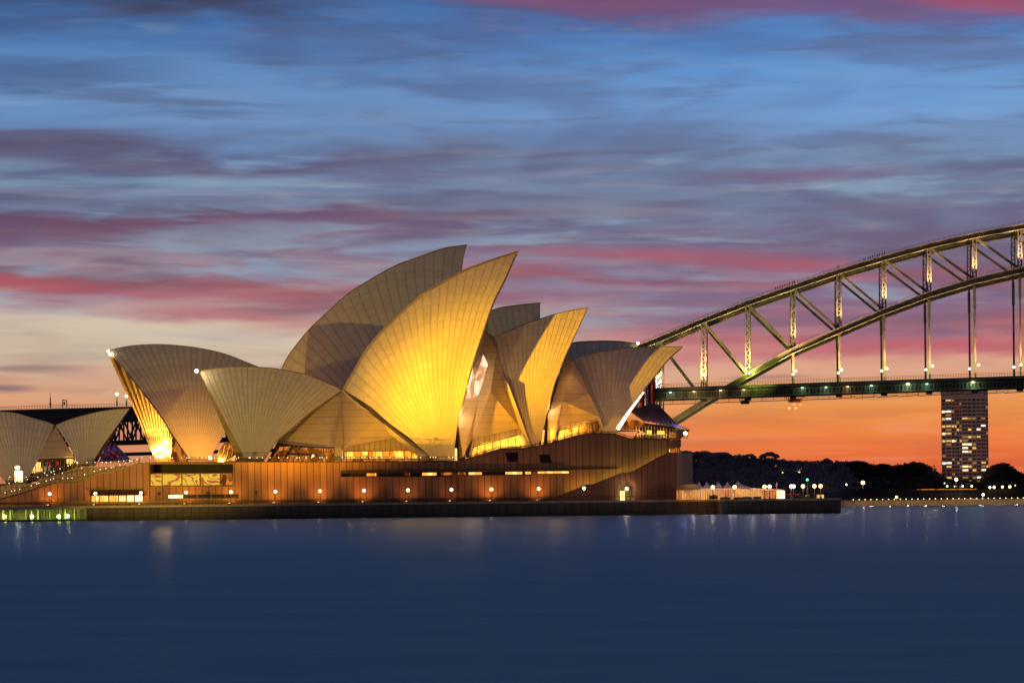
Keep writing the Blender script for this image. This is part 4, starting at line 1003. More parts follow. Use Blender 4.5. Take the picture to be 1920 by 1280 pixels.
# ------------------------------------------------------------------ foliage helpers
def leafmesh(mb, c, rx, ry, rz, n, s, r):
    for _ in range(n):
        while True:
            d = Vector((r.uniform(-1, 1), r.uniform(-1, 1), r.uniform(-1, 1)))
            if d.length <= 1: break
        d = d*(.55+.45*r.random())/max(.3, d.length)*d.length**.35
        p = c+Vector((d.x*rx, d.y*ry, d.z*rz))
        a = Vector((r.uniform(-1, 1), r.uniform(-.5, .5), r.uniform(-1, 1))).normalized()*s*r.uniform(.5, 1.2)
        b = a.cross(Vector((r.uniform(-.4, .4), 1, r.uniform(-.4, .4)))).normalized()*s*r.uniform(.4, 1.0)
        k = len(mb.v); mb.v += [p-a*.5-b*.4, p+a*.5-b*.3, p+a*.35+b*.5, p-a*.3+b*.5]; mb.f.append((k, k+1, k+2, k+3)); mb.mi.append(0)
def tree(a, base_y, top_y, w, D, label, mat='foliage', group='trees on the far shore skyline', seed=0, flat=False):
    r = random.Random(seed); bp = P(a, base_y, D); tp = P(a, top_y, D); H = tp.z-bp.z; wm = w/F*D
    o = empty('tree', bp, label, 'tree', group)
    tk = MB().tube(bp, bp+Vector((wm*.03, 0, H*.55)), H*.035, H*.02, 7)
    cb = MB(); lobes = 9
    for k in range(lobes):
        t = (k+.5)/lobes*2-1
        lz = H*(.60+.30*(1-t*t)*r.uniform(.8, 1.0)) if not flat else H*(.66+.22*(1-t*t)*r.uniform(.8,1.1))
        c = bp+Vector((t*wm*.42, r.uniform(-.2, .2)*wm, lz))
        leafmesh(cb, c, wm*.17*r.uniform(.8, 1.25), wm*.17, H*(.16 if not flat else .13)*r.uniform(.8, 1.3), 150, wm*.05+.25, r)
        tk.tube(bp+Vector((wm*.02, 0, H*.45)), c, H*.016, H*.006, 5)
    tk.build('trunk', 'bark', o); cb.build('crown', mat, o)
    return o
# bushes before the marquees
src = None
for i, (a, wd, h, lab) in enumerate([(1338, 15, 9, 'taller rounded bush before the middle of the scalloped marquee'), (1360, 18, 4.5, 'low hedge before the right half of the scalloped marquee'), (1384, 16, 4, 'low hedge in front of the rightmost scalloped peak'),
        (1401, 17, 5, 'dark bush at the joint of the two marquees'), (1420, 15, 5, 'dark bush in front of the flat marquee'), (1497, 16, 6, 'low shrub under the red awning'), (1518, 22, 5, 'low dark shrub at the foot of the green beacon')]):
    r = random.Random(40+i); q = P(a, 936.4, 507.2); q.z = ZB; wm = wd/F*507; hm = h/F*507
    o = empty('bush', q, lab, 'bush', 'bushes on the northern broadwalk'); cb = MB()
    for k in range(5): leafmesh(cb, q+Vector(((k/4-.5)*wm*.8, 0, hm*.5*(1.15 if k == 2 else .9))), wm*.16, wm*.2, hm*.5, 90, .16, r)
    cb.build('foliage', 'hedge_leaf', o); MB().tube(q, q+Vector((0, 0, hm*.5)), .06).build('stem', 'bark', o)

# ------------------------------------------------------------------ far shore
sk = [(1180, 852), (1240, 848), (1300, 850), (1320, 850), (1340, 851), (1380, 855), (1400, 861), (1425, 863), (1460, 861), (1480, 868), (1520, 869), (1550, 867), (1600, 870), (1640, 876), (1680, 876), (1710, 872), (1740, 877), (1763, 897), (1775, 906), (1842, 908), (1856, 882), (1885, 877), (1905, 888), (1925, 897), (1990, 905), (2100, 900)]
def sky_y(a):
    for p, q in zip(sk, sk[1:]):
        if p[0] <= a <= q[0]: return p[1]+(q[1]-p[1])*(a-p[0])/(q[0]-p[0])
    return sk[-1][1]
# terrain: quay platform and wooded slope
tv, tf = [], []
cols_ = 70
for i in range(cols_+1):
    a = 1150+(2150-1150)*i/cols_; Dt = 2000-(a-1300)*.55 if a < 1750 else 1750
    sx = ray(a, 900)[0]
    for j, (dD, hf) in enumerate([(-420, 0), (-300, .02), (-185, .05), (0, .86), (150, .86), (500, .5), (900, -.1)]):
        Dd = Dt+dD; top = P(a, sky_y(a)+4, Dt).z
        tv.append((sx*Dd, Dd, -1 if hf < 0 else 3.0+hf*(top-3)))
    if i: 
        for j in range(6):
            k = (i-1)*7+j; tf.append((k, k+7, k+8, k+1))
me = MB().add(tv, tf)
x0q, x1q = ray(1480, 940)[0]*1500, ray(2250, 940)[0]*1500
me.box((x0q, 1501.2, -2), (x1q, 1760, 3.2))
tag(me.build('hill', 'shore_ground', smooth=True), kind='structure')
r = random.Random(5); nearb, farb = MB(), MB()
for i in range(1500):
    a = r.uniform(1190, 2080); dep = r.random() if i % 3 else r.random()*.06; Dt = 2000-(a-1300)*.55 if a < 1750 else 1750
    Dd = Dt-(330 if a < 1560 else 170)*dep*dep-5; y = sky_y(a)
    top = P(a, y, Dt).z; zg = 3+(top-3)*(.95*(1-dep*.9)**1.1); hgt = r.uniform(4, 7)
    if zg+hgt > top+1.0: zg = top+r.uniform(-1.6, 2.2)-hgt
    mbx = farb if a < 1600 else nearb
    sx = ray(a, 900)[0]
    leafmesh(mbx, Vector((sx*Dd, Dd, zg+hgt*.5)), r.uniform(3, 6.5), 4, hgt*.55, 45, 1.6, r)
tag(farb.build('hill_woodland', 'foliage_hazed'), 'haze-tinted blue-grey wooded hillside behind the marquees', 'woodland', kind='stuff')
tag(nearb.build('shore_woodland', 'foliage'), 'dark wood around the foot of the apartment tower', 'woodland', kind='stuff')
for i, (a, by, ty, wd, lab, flat) in enumerate([(1310, 866, 846.5, 34, 'rounded tree crown on the ridge just right of the podium corner', 0), (1352, 868, 847.5, 40, 'broad tree crown on the ridge above the scalloped marquee', 0), (1405, 872, 850.5, 26, 'flat topped tree on the ridge left of the tallest pine', 1),
    (1443, 874, 847.5, 36, 'tallest spreading pine on the ridge above the flat marquee', 1), (1551, 878, 859, 18, 'small lone flat crown on the ridge above the bastion end', 1), (1607, 884, 864, 44, 'wide dark crown midway along the ridge', 0), (1655, 890, 869, 36, 'low round crown right of the wide middle one', 0),
    (1716, 900, 866.5, 56, 'big dome shaped tree just left of the apartment tower', 0), (1752, 905, 884, 26, 'small dark tree touching the left side of the apartment tower', 0), (1878, 912, 868.5, 58, 'big dark dome shaped tree right of the apartment tower', 0), (1921, 915, 889, 30, 'dark tree at the right edge of the photo', 0)]):
    Dt = (2000-(a-1300)*.55 if a < 1750 else 1750)-40
    tree(a, by, ty, wd, Dt, lab, 'foliage_hazed' if a < 1580 else 'foliage', seed=60+i, flat=bool(flat))
# bare tree by an orange lamp
bt = empty('bare_tree', P(1612, 928, 1600), 'leafless tree spreading around the orange lamp on the far shore', 'tree')
mb = MB(); r = random.Random(8); b0 = P(1612, 930, 1600)
def br(p, d, L, rad, n):
    q = p+d*L; mb.tube(p, q, rad, rad*.6, 5)
    if n:
        for _ in range(3): br(q, (d+Vector((r.uniform(-.8, .8), r.uniform(-.4, .4), r.uniform(-.1, .6)))).normalized(), L*.68, rad*.55, n-1)
br(b0, Vector((0, 0, 1)), 4, .3, 4); mb.build('branches', 'bark', bt)
# far sea wall, washed by added unseen lights in place of boat trails
fw = MB().box((x0q, 1500, -1), (x1q, 1501, P(1750, 935.5, 1500).z-.0)).build('quay_wall', 'quay_stone'); tag(fw, 'long low tan stone quay wall along the far shore waterline', 'quay wall')
MB().box((x0q, 1499.7, P(1750, 936.5, 1500).z), (x1q, 1500.9, P(1750, 935.2, 1500).z)).build('coping', 'fabric', fw)
for k in range(12):
    q = P(1600+34*k, 938, 1488); point(Vector((q.x, q.y, 1.5)), 2600, (1, .62, .34), .6)
    if k % 1 == 0: pass
src = None
far_l = [(1498.7, 883, 'yellow_green_lamp', 1850, .8, 'yellow-green lamp halfway up the wooded hillside'), (1467.5, 885.3, 'bead', 1850, .42, 'small white lamp on the hillside left of the yellow-green one'), (1587, 908, 'globe_orange', 1538, .5, 'small pinkish lamp just right of the bastion, on the far shore'),
  (1618, 904.5, 'globe_orange', 1585, 1.15, 'strong orange lamp inside the bare tree'), (1681, 931.6, 'globe_orange', 1495, .75, 'orange lamp on the far quay wall left of the tower'), (1843.5, 927, 'globe', 1492, .75, 'white lamp on the quay below the right side of the tower'),
  (1793, 898.5, 'globe', 1538, .95, 'big white lamp in front of the tower foot'), (1771, 905.5, 'bead', 1538, .4, 'tiny lamp at the left foot of the tower'), (1776, 911, 'mint_lamp', 1538, .6, 'mint green lamp under the left half of the tower'),
  (1790, 911.5, 'bead', 1538, .4, 'dim lamp between two brighter ones under the tower'), (1805, 911, 'yellow_green_lamp', 1538, .55, 'yellow-green lamp under the middle of the tower'), (1822, 911, 'globe', 1538, .55, 'white lamp under the corner of the tower'),
  (1856, 913.3, 'globe', 1538, .65, 'first lamp of the row right of the tower'), (1864, 913, 'globe_orange', 1538, .75, 'second lamp of the row right of the tower'), (1879.5, 912.4, 'globe', 1538, .65, 'third lamp of the row right of the tower'), (1893.3, 912.2, 'globe_orange', 1538, .8, 'fourth and brightest lamp of the row right of the tower'), (1903.5, 909.5, 'bead', 1538, .4, 'small white lamp at the end of the row right of the tower')]
for (a, b, mt, D, rr_, lab) in far_l:
    q = P(a, b, D); o = empty('shore_lamp', q-Vector((0, 0, 4)), lab, 'lamp', 'lamps on the far shore')
    MB().ball(q, rr_, 10, 6).build('bulb', mt, o); MB().tube(q-Vector((0, -.3, 4)), q-Vector((0, -.3, 0)), .12, .1, 6).build('pole', 'dark_steel', o)
point(P(1618, 904.5, 1583), 5000, (1, .5, .18), .6); point(P(1843, 927, 1490), 2500, (1, .8, .5), .6); point(P(1793, 898, 1535), 3500, (1, .8, .5), .6)
# row of tiny bulbs added in place of boat light trails
src = None
bulbs = [1836+9.2*k for k in range(10)]
qb = empty('boat_trail_string', P(1870, 933.5, 1494), 'string of tiny yellow bulbs standing in for boat light trails along the far quay wall', 'light trail')
for k, a in enumerate([1600+11*k for k in range(30)]):
    q = P(a, 933.4+.006*(1900-a)*0-.0105*(a-1870), 1494); q.z = P(1870, 933.4, 1494).z
    if src is None: src = MB().ball(q, .28, 6, 4).build('bulb', 'amber_lamp', qb); b00 = q
    else: c = src.copy(); C.objects.link(c); c.parent = qb; c.location = q-b00
# upper promenade, its glowing edge added in place of a boat light trail
pr = empty('promenade_wall', P(1775, 917, 1540), 'dark terrace wall, an added light trail on its top edge, below the apartment tower', 'wall')
MB().prism(poly([(1585, 936), (1585, 920), (1718, 917), (1925, 917), (2050, 920), (2050, 934)], 1540), (0, 30, 0)).build('wall', 'shore_ground', pr)
MB().bar(P(1720, 917.3, 1539), P(1832, 916.2, 1539), .3, .30).build('light_strip', 'tent_glow', pr)

# ------------------------------------------------------------------ apartment tower
TD = 1750.0
tw = empty('apartment_tower', P(1808, 915, TD), 'tall slab apartment tower with scattered lit windows behind the bridge deck', 'apartment building')
ly = lambda a: -.0105*(a-1808)
cx = P(1823, 900, TD); 
xl, xm, xr = P(1766, 900, TD+10).x, cx.x, P(1854, 900, TD+4).x
zt, zb_ = P(1808, 733, TD).z, 2.0
mb = MB(); fp = [(xl, TD+10), (xm, TD), (xr, TD+4), (xr, TD+30), (xl*(TD+30)/(TD+10)+.05, TD+30)]
vs = [Vector((a, b, zb_)) for a, b in fp]+[Vector((a, b, zt)) for a, b in fp]
mb.add(vs, [(i, (i+1) % 5, 5+(i+1) % 5, 5+i) for i in range(5)]+[(4, 3, 2, 1, 0), (5, 6, 7, 8, 9)]); mb.build('wall', 'tower_concrete', tw)
MB().add([Vector((a, b, zt+.02)) for a, b in fp]+[Vector((a, b, zt+1.4)) for a, b in fp], [(i, (i+1) % 5, 5+(i+1) % 5, 5+i) for i in range(5)]+[(5, 6, 7, 8, 9)]).build('parapet', 'dark_steel', tw)
mb = MB()
def facept(face, t, z, out=.1):
    A_, B_ = ((xl, TD+10), (xm, TD)) if face == 0 else ((xm, TD), (xr, TD+4))
    A_, B_ = Vector((A_[0], A_[1], 0)), Vector((B_[0], B_[1], 0)); d_ = (B_-A_).normalized(); n_ = Vector((d_.y, -d_.x, 0))
    return A_+(B_-A_)*t+n_*out+Vector((0, 0, z))
def face_quad(mbx, face, t0, t1, z0, z1, out=.1, th=.15):
    a, b = facept(face, t0, z0, out), facept(face, t1, z0, out); a2, b2 = facept(face, t0, z1, out), facept(face, t1, z1, out)
    c0 = facept(face, t0, z0, out-th); back = c0-a
    mbx.add([a, b, b2, a2, a+back, b+back, b2+back, a2+back], [(0, 1, 2, 3), (4, 7, 6, 5), (0, 4, 5, 1), (1, 5, 6, 2), (2, 6, 7, 3), (3, 7, 4, 0)])
colsL = [(.03, .13), (.16, .33), (.35, .43), (.455, .50), (.51, .59), (.61, .66), (.69, .87), (.885, .985)]
colsR = [(.04, .24), (.30, .52), (.56, .82), (.86, .97)]
fh = (P(1808, 847, TD).z-P(1808, 847+6.93, TD).z)
lit = {}
def L_(r_, c, s_): lit[(r_, c)] = s_
for r_, row in {0: '1b2d', 2: '4r11d', 3: '0h1h', 5: '0a1h6a8d10d', 6: '4d', 7: '0a1a2a3a5d10h', 8: '1d4a5d7a9h', 9: '0h1a11d', 10: '6d7a9a', 11: '0a1a2h3a5a', 12: '1d6h7h8d', 13: '6h8a', 14: '6h7a', 16: '2d5d7d', 17: '0h1h8d10a', 18: '1a6h7a10d11a', 19: '6h8a10h', 20: '11a', 21: '1a6d8d9h', 22: '11d9d10d', 23: '9d10d'}.items():
    num = ''
    for ch in row:
        if ch.isdigit(): num += ch
        else: L_(r_, int(num), ch); num = ''
z_first = P(1808, 748.5, TD).z
parts = 0; rest_ = MB(); mull = MB()
matl = {'h': 'win_tower_hot', 'a': 'win_tower', 'd': 'win_tower_dim', 'e': 'win_tower_dim', 'b': 'win_tower', 'r': 'glass_red'}
for r_ in range(1, 24):
    for c_ in range(12):
        if (r_, c_) not in lit and (r_*7+c_*5+r_*c_) % 17 == 3: lit[(r_, c_)] = 'e'
for r_ in range(24):
    z = z_first-r_*fh
    face_quad(mull, 0, 0.0, 1.0, z-fh*.62, z-fh*.50, .22, .3); face_quad(mull, 1, 0.0, 1.0, z-fh*.62, z-fh*.50, .22, .3)
    for c in range(12):
        f, (t0, t1) = (0, colsL[c]) if c < 8 else (1, colsR[c-8])
        hgt = fh*(.30 if c in (1, 6, 9, 10) else .42)
        if (r_, c) in lit or (parts < 98 and (r_*5+c*7) % 9 == 0 and r_ > 0):
            wmb = MB(); face_quad(wmb, f, t0, t1, z-hgt, z+.1*fh, .12)
            wmb.build('window', matl[lit[(r_, c)]] if (r_, c) in lit else 'tower_glass', tw); parts += 1
        else: face_quad(rest_, f, t0, t1, z-hgt, z+.1*fh, .12)
o = rest_.build('window', 'tower_glass', tw); o['kind'] = 'stuff'
mull.build('floor_bands', 'tower_concrete', tw)
mb = MB()
for t in (0.145, .34, .60, .68): mb.bar(facept(0, t, zb_, .3), facept(0, t, zt, .3), .35)
for t in (.27, .54, .84): mb.bar(facept(1, t, zb_, .3), facept(1, t, zt, .3), .3)
mb.build('fins', 'tower_concrete', tw)
point(P(1846, 905, TD-8), 5000, (1, .5, .12), 1)
spot(P(1800, 913, TD-110), P(1808, 810, TD), 60000, (1, .62, .45), 50, 1.0, 2)  # added fill warming the tower walls, no lamp there
MB().box((xl+4, TD+12, zt+.0), (xl+10, TD+22, zt+3.2)).box((xm-3, TD+12, zt), (xm+3, TD+20, zt+2.4)).build('plant_room', 'dark_steel', tw)

# ------------------------------------------------------------------ harbour bridge
BD = 1101.0; BN = Line(1440, BD, -5.5)
BF = BN.off(-30)                    # far truss
bridge = empty('arch_bridge', BN.hit(1500, 940), 'grey steel arch bridge with trussed arch, hangers and lit deck at the right', 'bridge')
off = BN.n*30
px_ = [1150, 1235, 1319, 1402, 1487, 1573, 1657.6, 1742, 1827, 1912, 1998, 2084, 2171, 2259]
ty_ = [670, 637, 601, 568, 538.6, 509, 484, 461, 441.6, 425.7, 413, 404, 398, 396]
by_ = [860, 806, 753, 704, 657, 620, 584, 552.4, 526.7, 507, 491, 480, 473, 471]
deck_y = lambda a: 728.5-(a-1235)*(22.5/677) if a < 1912 else 706-(a-1912)*.028
def nodes(ys): return [BN.hit(a, b) for a, b in zip(px_, ys)]
T, Bm = nodes(ty_), nodes(by_)
for side in (0, 1):
    o_ = off*side; t1, b1 = [q+o_ for q in T], [q+o_ for q in Bm]
    lab = None
    mb = MB()
    for a, b in zip(t1, t1[1:]):
        mb.bar(a, b, .9, 2.0)
        for zz in (-1.0, 1.0): mb.bar(a+Vector((0, 0, zz)), b+Vector((0, 0, zz)), 1.7, .3, mi=1)
    ch = mb.build('top_chord', ['steel_grey', 'steel_pale'], bridge)
    mb = MB()
    for a, b in zip(t1, t1[1:]):      # walkway rail on the chord
        n_ = 9
        for k in range(n_): q = a+(b-a)*k/n_; mb.bar(q+Vector((0, 0, 1.0)), q+Vector((0, 0, 2.1)), .07)
        mb.bar(a+Vector((0, 0, 2.1)), b+Vector((0, 0, 2.1)), .09); mb.bar(a+Vector((0, 0, 1.6)), b+Vector((0, 0, 1.6)), .06)
    mb.build('walkway_rail', 'dark_steel', ch)
    mb = MB()
    for k, (a, b) in enumerate(zip(b1, b1[1:])):
        mb.bar(a, b, 1.0, 2.3-.03*k)
        for zz in (-1.15, 1.15): mb.bar(a+Vector((0, 0, zz)), b+Vector((0, 0, zz)), 1.9, .32, mi=1)
    ch = mb.build('bottom_chord', ['steel_grey', 'steel_pale'], bridge)
    mb = MB()
    for a, b in zip(b1[3:], b1[4:]):
        for k in range(7): q = a+(b-a)*k/7; mb.bar(q+Vector((0, 0, 1.2)), q+Vector((0, 0, 2.3)), .07)
        mb.bar(a+Vector((0, 0, 2.3)), b+Vector((0, 0, 2.3)), .09)
    mb.build('walkway_rail', 'dark_steel', ch)
    for k in range(1, len(T)):
        # laced posts: two flanges with lattice between
        a, b = t1[k]-Vector((0, 0, .9)), b1[k]+Vector((0, 0, .9))
        d_ = Vector((BN.u[0], BN.u[1], 0))*(.85 if k < 6 else .7)
        mb = MB().bar(a-d_, b-d_, .45, .9, up=(0, 1, 0)).bar(a+d_, b+d_, .45, .9, up=(0, 1, 0))
        H = (a-b).length; n_ = max(4, int(H/1.6))
        for j in range(n_):
            z0 = b+(a-b)*j/n_; z1 = b+(a-b)*(j+1)/n_; s_ = 1 if j % 2 else -1
            mb.bar(z0-d_*s_, z1+d_*s_, .28, .6, up=(0, 1, 0))
        mb.build('post', 'steel_grey', bridge)
    for k in range(1, len(T)-1):
        MB().bar(t1[k]-Vector((0, 0, .6)), b1[k+1]+Vector((0, 0, .6)), .9, 1.2 if k < 4 else 1.0).build('diagonal', 'steel_grey', bridge)
    for k in range(4, len(T)):
        q = b1[k]; dz_ = BN.hit(px_[k], deck_y(px_[k])).z; lo_ = Vector((q.x, q.y, dz_))
        mb = MB().bar(q, lo_, .75, .75).bar(q-Vector((.0, 0, 0))+Vector((0, 0, (lo_.z-q.z)*.28)), q+Vector((0, 0, (lo_.z-q.z)*.06)), 1.05, 1.05)
        mb.build('hanger', 'steel_grey', bridge)
# lateral cross beams between the trusses
for k in range(1, len(T)): MB().bar(T[k], T[k]+off, .8, 1.0).build('cross_beam', 'dark_steel', bridge); MB().bar(Bm[k], Bm[k]+off, .8, 1.0).build('cross_beam', 'dark_steel', bridge)
mb = MB()
for k in range(1, len(T)-1): mb.bar(T[k], T[k+1]+off, .4, .4); mb.bar(T[k]+off, T[k+1], .4, .4)
mb.build('cross_bracing', 'dark_steel', bridge)
# deck
def deckpt(a, dy=0): return BN.hit(a, deck_y(a)+dy)
ds = [1085+40*k for k in range(36)]
def deck_strip(dy0, dy1, o0, o1, mat, name, par=bridge):
    mb = MB()
    for a, b in zip(ds, ds[1:]):
        A0, A1, B0, B1 = deckpt(a, dy1), deckpt(a, dy0), deckpt(b, dy1), deckpt(b, dy0)
        p, q = BN.n*o0, BN.n*o1
        mb.add([A0+p, B0+p, B1+p, A1+p, A0+q, B0+q, B1+q, A1+q], [(0, 1, 2, 3), (4, 7, 6, 5), (3, 2, 6, 7), (1, 0, 4, 5)])
    return mb.build(name, mat, par)
dk = deck_strip(0, 5.0, -9, 39, 'steel_grey', 'deck')
deck_strip(5.1, 20.5, -6.5, -5.8, 'dark_steel', 'side_girder')
deck_strip(5.1, 17, 36, 37, 'dark_steel', 'side_girder')
mb = MB()
for a in range(1090, 2480, 7):
    q = deckpt(a, 9)-BN.n*7.2; q2 = deckpt(a, 20.5)-BN.n*7.2
    if a > 1500 or a % 2: mb.bar(q, q2, .22)
for a, b in zip(ds, ds[1:]): mb.bar(deckpt(a, 20.8)-BN.n*7.3, deckpt(b, 20.8)-BN.n*7.3, .5, .45); mb.bar(deckpt(a, 9)-BN.n*7.3, deckpt(b, 9)-BN.n*7.3, .35, .35)
mb.build('lattice', 'steel_grey', dk)
for o__ in (-9, 38.5):
    mb = MB()
    for a in range(1090, 2480, 5 if o__ < 0 else 9): q = deckpt(a)+BN.n*o__; mb.bar(q, q+Vector((0, 0, 1.45)), .09)
    for a, b in zip(ds, ds[1:]):
        for hh in (1.45, .8): mb.bar(deckpt(a)+BN.n*o__+Vector((0, 0, hh)), deckpt(b)+BN.n*o__+Vector((0, 0, hh)), .10)
    mb.build('railing', 'dark_steel', dk)
mb = MB()      # hanging inspection rails below the deck
for a, b in zip(ds[3:], ds[4:]): mb.bar(deckpt(a, 29)+BN.n*4, deckpt(b, 27.5 if b > 1600 else 29)+BN.n*4, .35, .3); mb.bar(deckpt(a, 25)+BN.n*4, deckpt(b, 25)+BN.n*4, .15)
for a in range(1240, 2300, 21): mb.bar(deckpt(a, 20)+BN.n*4, deckpt(a, 29)+BN.n*4, .15)
for k in range(2, len(T)): q = deckpt(px_[k], 20); mb.bar(q, q-Vector((0, 0, 1.6)), 2.4, 2.0)
mb.build('inspection_rail', 'dark_steel', dk)
# gantries
for (a, wd, hh, lab) in ((1397, 24, 8, 'dark'), (1490, 38, 9, 'red')):
    q = deckpt(a, 24)-BN.n*5; w2 = wd/2*BD/F; o = empty('maintenance_gantry', q, 'maintenance gantry slung under the bridge deck, '+('unlit and smaller' if lab == 'dark' else 'wider, with two glowing red lamps'), 'gantry', 'gantries under the bridge deck')
    mb = MB(); ux = Vector((BN.u[0], BN.u[1], 0))
    for s_ in (-1, 1):
        for d2 in (0, 3): mb.bar(q+ux*w2*s_*.9+BN.n*d2, q+ux*w2*s_*.6+BN.n*d2-Vector((0, 0, 2.2)), .2)
    for zz in (0, -1.0, -2.2):
        for d2 in (0, 3): mb.bar(q-ux*w2*(1 if zz > -1 else .65)+BN.n*d2+Vector((0, 0, zz)), q+ux*w2*(1 if zz > -1 else .65)+BN.n*d2+Vector((0, 0, zz)), .22)
    for k in range(6): mb.bar(q+ux*w2*(-.6+.24*k), q+ux*w2*(-.6+.24*k)-Vector((0, 0, 2.2)), .14)
    mb.build('frame', 'dark_steel', o)
    MB().box(tuple(q-ux*w2*.5+Vector((0, .3, -2.0))), tuple(q+ux*w2*.5+BN.n*2.5+Vector((0, 0, -1.2)))).build('platform', 'dark_steel', o)
    if lab == 'red':
        for s_ in (-1, 1):
            lp = P(1489+(0 if s_ < 0 else 12), 758, BD-6); MB().ball(lp, .55, 8, 5).build('lamp', 'red_lamp', o)
            point(lp+Vector((0, -.5, .2)), 900, (1, .15, .05), .4)
            MB().ball(P(1480 if s_ < 0 else 1492, 765, BD-6), .3, 8, 5).build('lamp', 'amber_lamp', o)
# deck underside lamps
src = None
dl_ = [(245, 845, 'm', 'farthest left'), (357, 842, 'a', 'left of the second post'), (483, 835, 'a', 'right of the second post'), (593, 833, 'a', 'under the meeting of deck and lower arch chord'), (870, 823, 'm', 'just right of the red lit gantry'), (982, 820, 'm', 'second right of the red lit gantry'),
       (1085, 818, 'a', 'third right of the red lit gantry'), (1197, 813, 'm', 'fourth right of the red lit gantry'), (1370, 805, 'M', 'bright, left of the tower'), (1460, 805, 'm', 'small, between the two bright ones'), (1678, 797, 'M', 'bright, directly above the apartment tower')]
srcs = {}
for (X, Y, k_, lab) in dl_:
    a, b = 1160+X/2.526, 400+Y/2.526+1; q = BN.hit(a, b)-BN.n*8.6
    q = P(a, b, q.y); lab = 'lamp on the deck side, '+lab; mt = {'m': 'mint_lamp', 'a': 'amber_lamp', 'M': 'mint_lamp'}[k_]
    if k_ not in srcs:
        o = srcs[k_] = empty('deck_lamp', q, lab, 'lamp', 'lamps along the bridge deck side')
        rr_ = .5 if k_ != 'M' else .75
        MB().ball(q, rr_, 10, 6, sz=.5).build('bulb', mt if k_ != 'M' else 'yellow_green_lamp', o); MB().bar(q-Vector((1.2, 0, -.35)), q+Vector((1.2, 0, .35)), .14).build('hood', 'steel_grey', o)
    else: clone(srcs[k_], q, lab)
    point(q+Vector((0, -.3, -.5)), 260 if k_ != 'M' else 700, (.55, 1, .6) if k_ != 'a' else (1, .75, .25), .5)
# lamps on posts at deck level + uplights
srcA = None
pl_ = [(1236.4, 704.5, 'on the first arch post beside the low sail'), (1320, 702, 'on the second arch post'), (1405, 699.5, 'on the third arch post above the chord foot'), (1487, 701, 'lower one on the fourth post'), (1492, 695, 'upper one on the fourth post'), (1572, 699, 'lower one on the first thin hanger pair'), (1578, 693, 'upper one on the first thin hanger pair'),
       (1653, 695, 'lower one on the second thin hanger pair'), (1663, 691, 'upper one on the second thin hanger pair'), (1736, 693, 'lower one on the third thin hanger pair'), (1748.5, 686, 'upper one on the third thin hanger pair'), (1818, 691, 'lower one on the fourth thin hanger pair'), (1835, 684, 'upper one on the fourth thin hanger pair'),
       (1901, 688, 'lower one on the hangers at the right edge'), (1914, 684, 'upper one on the hangers at the right edge')]
for (a, b, lab) in pl_:
    q = BN.hit(a, b)-BN.n*1.6; q = P(a, b, q.y); lab = 'yellow-green bridge lamp '+lab
    if srcA is None:
        srcA = empty('bridge_lamp', q, lab, 'lamp', 'lamps above the bridge roadway')
        MB().ball(q, .52, 10, 6).build('bulb', 'yellow_green_lamp', srcA); MB().bar(q, q+Vector((0, 1.2, .3)), .15).build('bracket', 'dark_steel', srcA)
    else: clone(srcA, q, lab)
    point(q+Vector((0, -1.0, .3)), 1700 if a < 1410 else 1000, (.80, 1, .14) if a < 1500 else (.95, .95, .3), .4)
# uplights at lower chord nodes washing the posts
for k in range(1, 11):
    base = Bm[k] if k >= 3 else BN.hit(px_[k], deck_y(px_[k])-2)
    q = base-BN.n*3.2+Vector((.6, 0, 1.5))
    colr = (.95, .90, .32) if k < 5 else (1, .66, .28)
    spot(q, T[k]+Vector((0, 0, -2)), 70000 if k < 5 else 60000, colr, 60, 1.0, .3)
for k in range(1, 11):
    q = BN.hit(px_[k], deck_y(px_[k])-4)-BN.n*6
    spot(q, (T[k]+Bm[k])/2, 78000, (1, .70, .30), 80, 1.0, .3)
spot(P(1320, 800, BD-45), BN.hit(1290, 772), 50000, (1, .75, .3), 40, 1.0, .5)  # added fill brightening the strut below the deck, no fixture
spot(P(1385, 770, BD-40), BN.hit(1430, 690), 60000, (.7, 1, .12), 30, 1.0, .5)
# arch foot strut to the pier already formed by the lower chord; left pier hidden by the hall
# left approach spans
LA = Line(100, 1190, -5.0)
ap = empty('approach_viaduct', LA.hit(120, 930), 'dark trussed approach viaduct of the bridge behind the small shells at the left', 'viaduct')
ay = lambda a: 766.5-(a)*.0275
def apt(a, dy=0, back=0): return LA.hit(a, ay(a)+dy)+LA.n*back
mb = MB(); aa = [-120+40*k for k in range(34)]
for a, b in zip(aa, aa[1:]):
    A0, A1, B0, B1 = apt(a, 27), apt(a, 2), apt(b, 27), apt(b, 2); q = LA.n*30
    mb.add([A0, B0, B1, A1, A0+q, B0+q, B1+q, A1+q], [(0, 1, 2, 3), (4, 7, 6, 5), (3, 2, 6, 7), (1, 0, 4, 5)])
mb.build('deck', 'dark_steel', ap)
mb = MB()
for a in range(-120, 560, 5): mb.bar(apt(a, 2), apt(a, -4), .1)
for a, b in zip(aa, aa[1:]): mb.bar(apt(a, -4), apt(b, -4), .14); mb.bar(apt(a, -1), apt(b, -1), .1); mb.bar(apt(a, 3.5, -.4), apt(b, 3.5, -.4), .7)
mb.build('railing', 'steel_grey', ap)
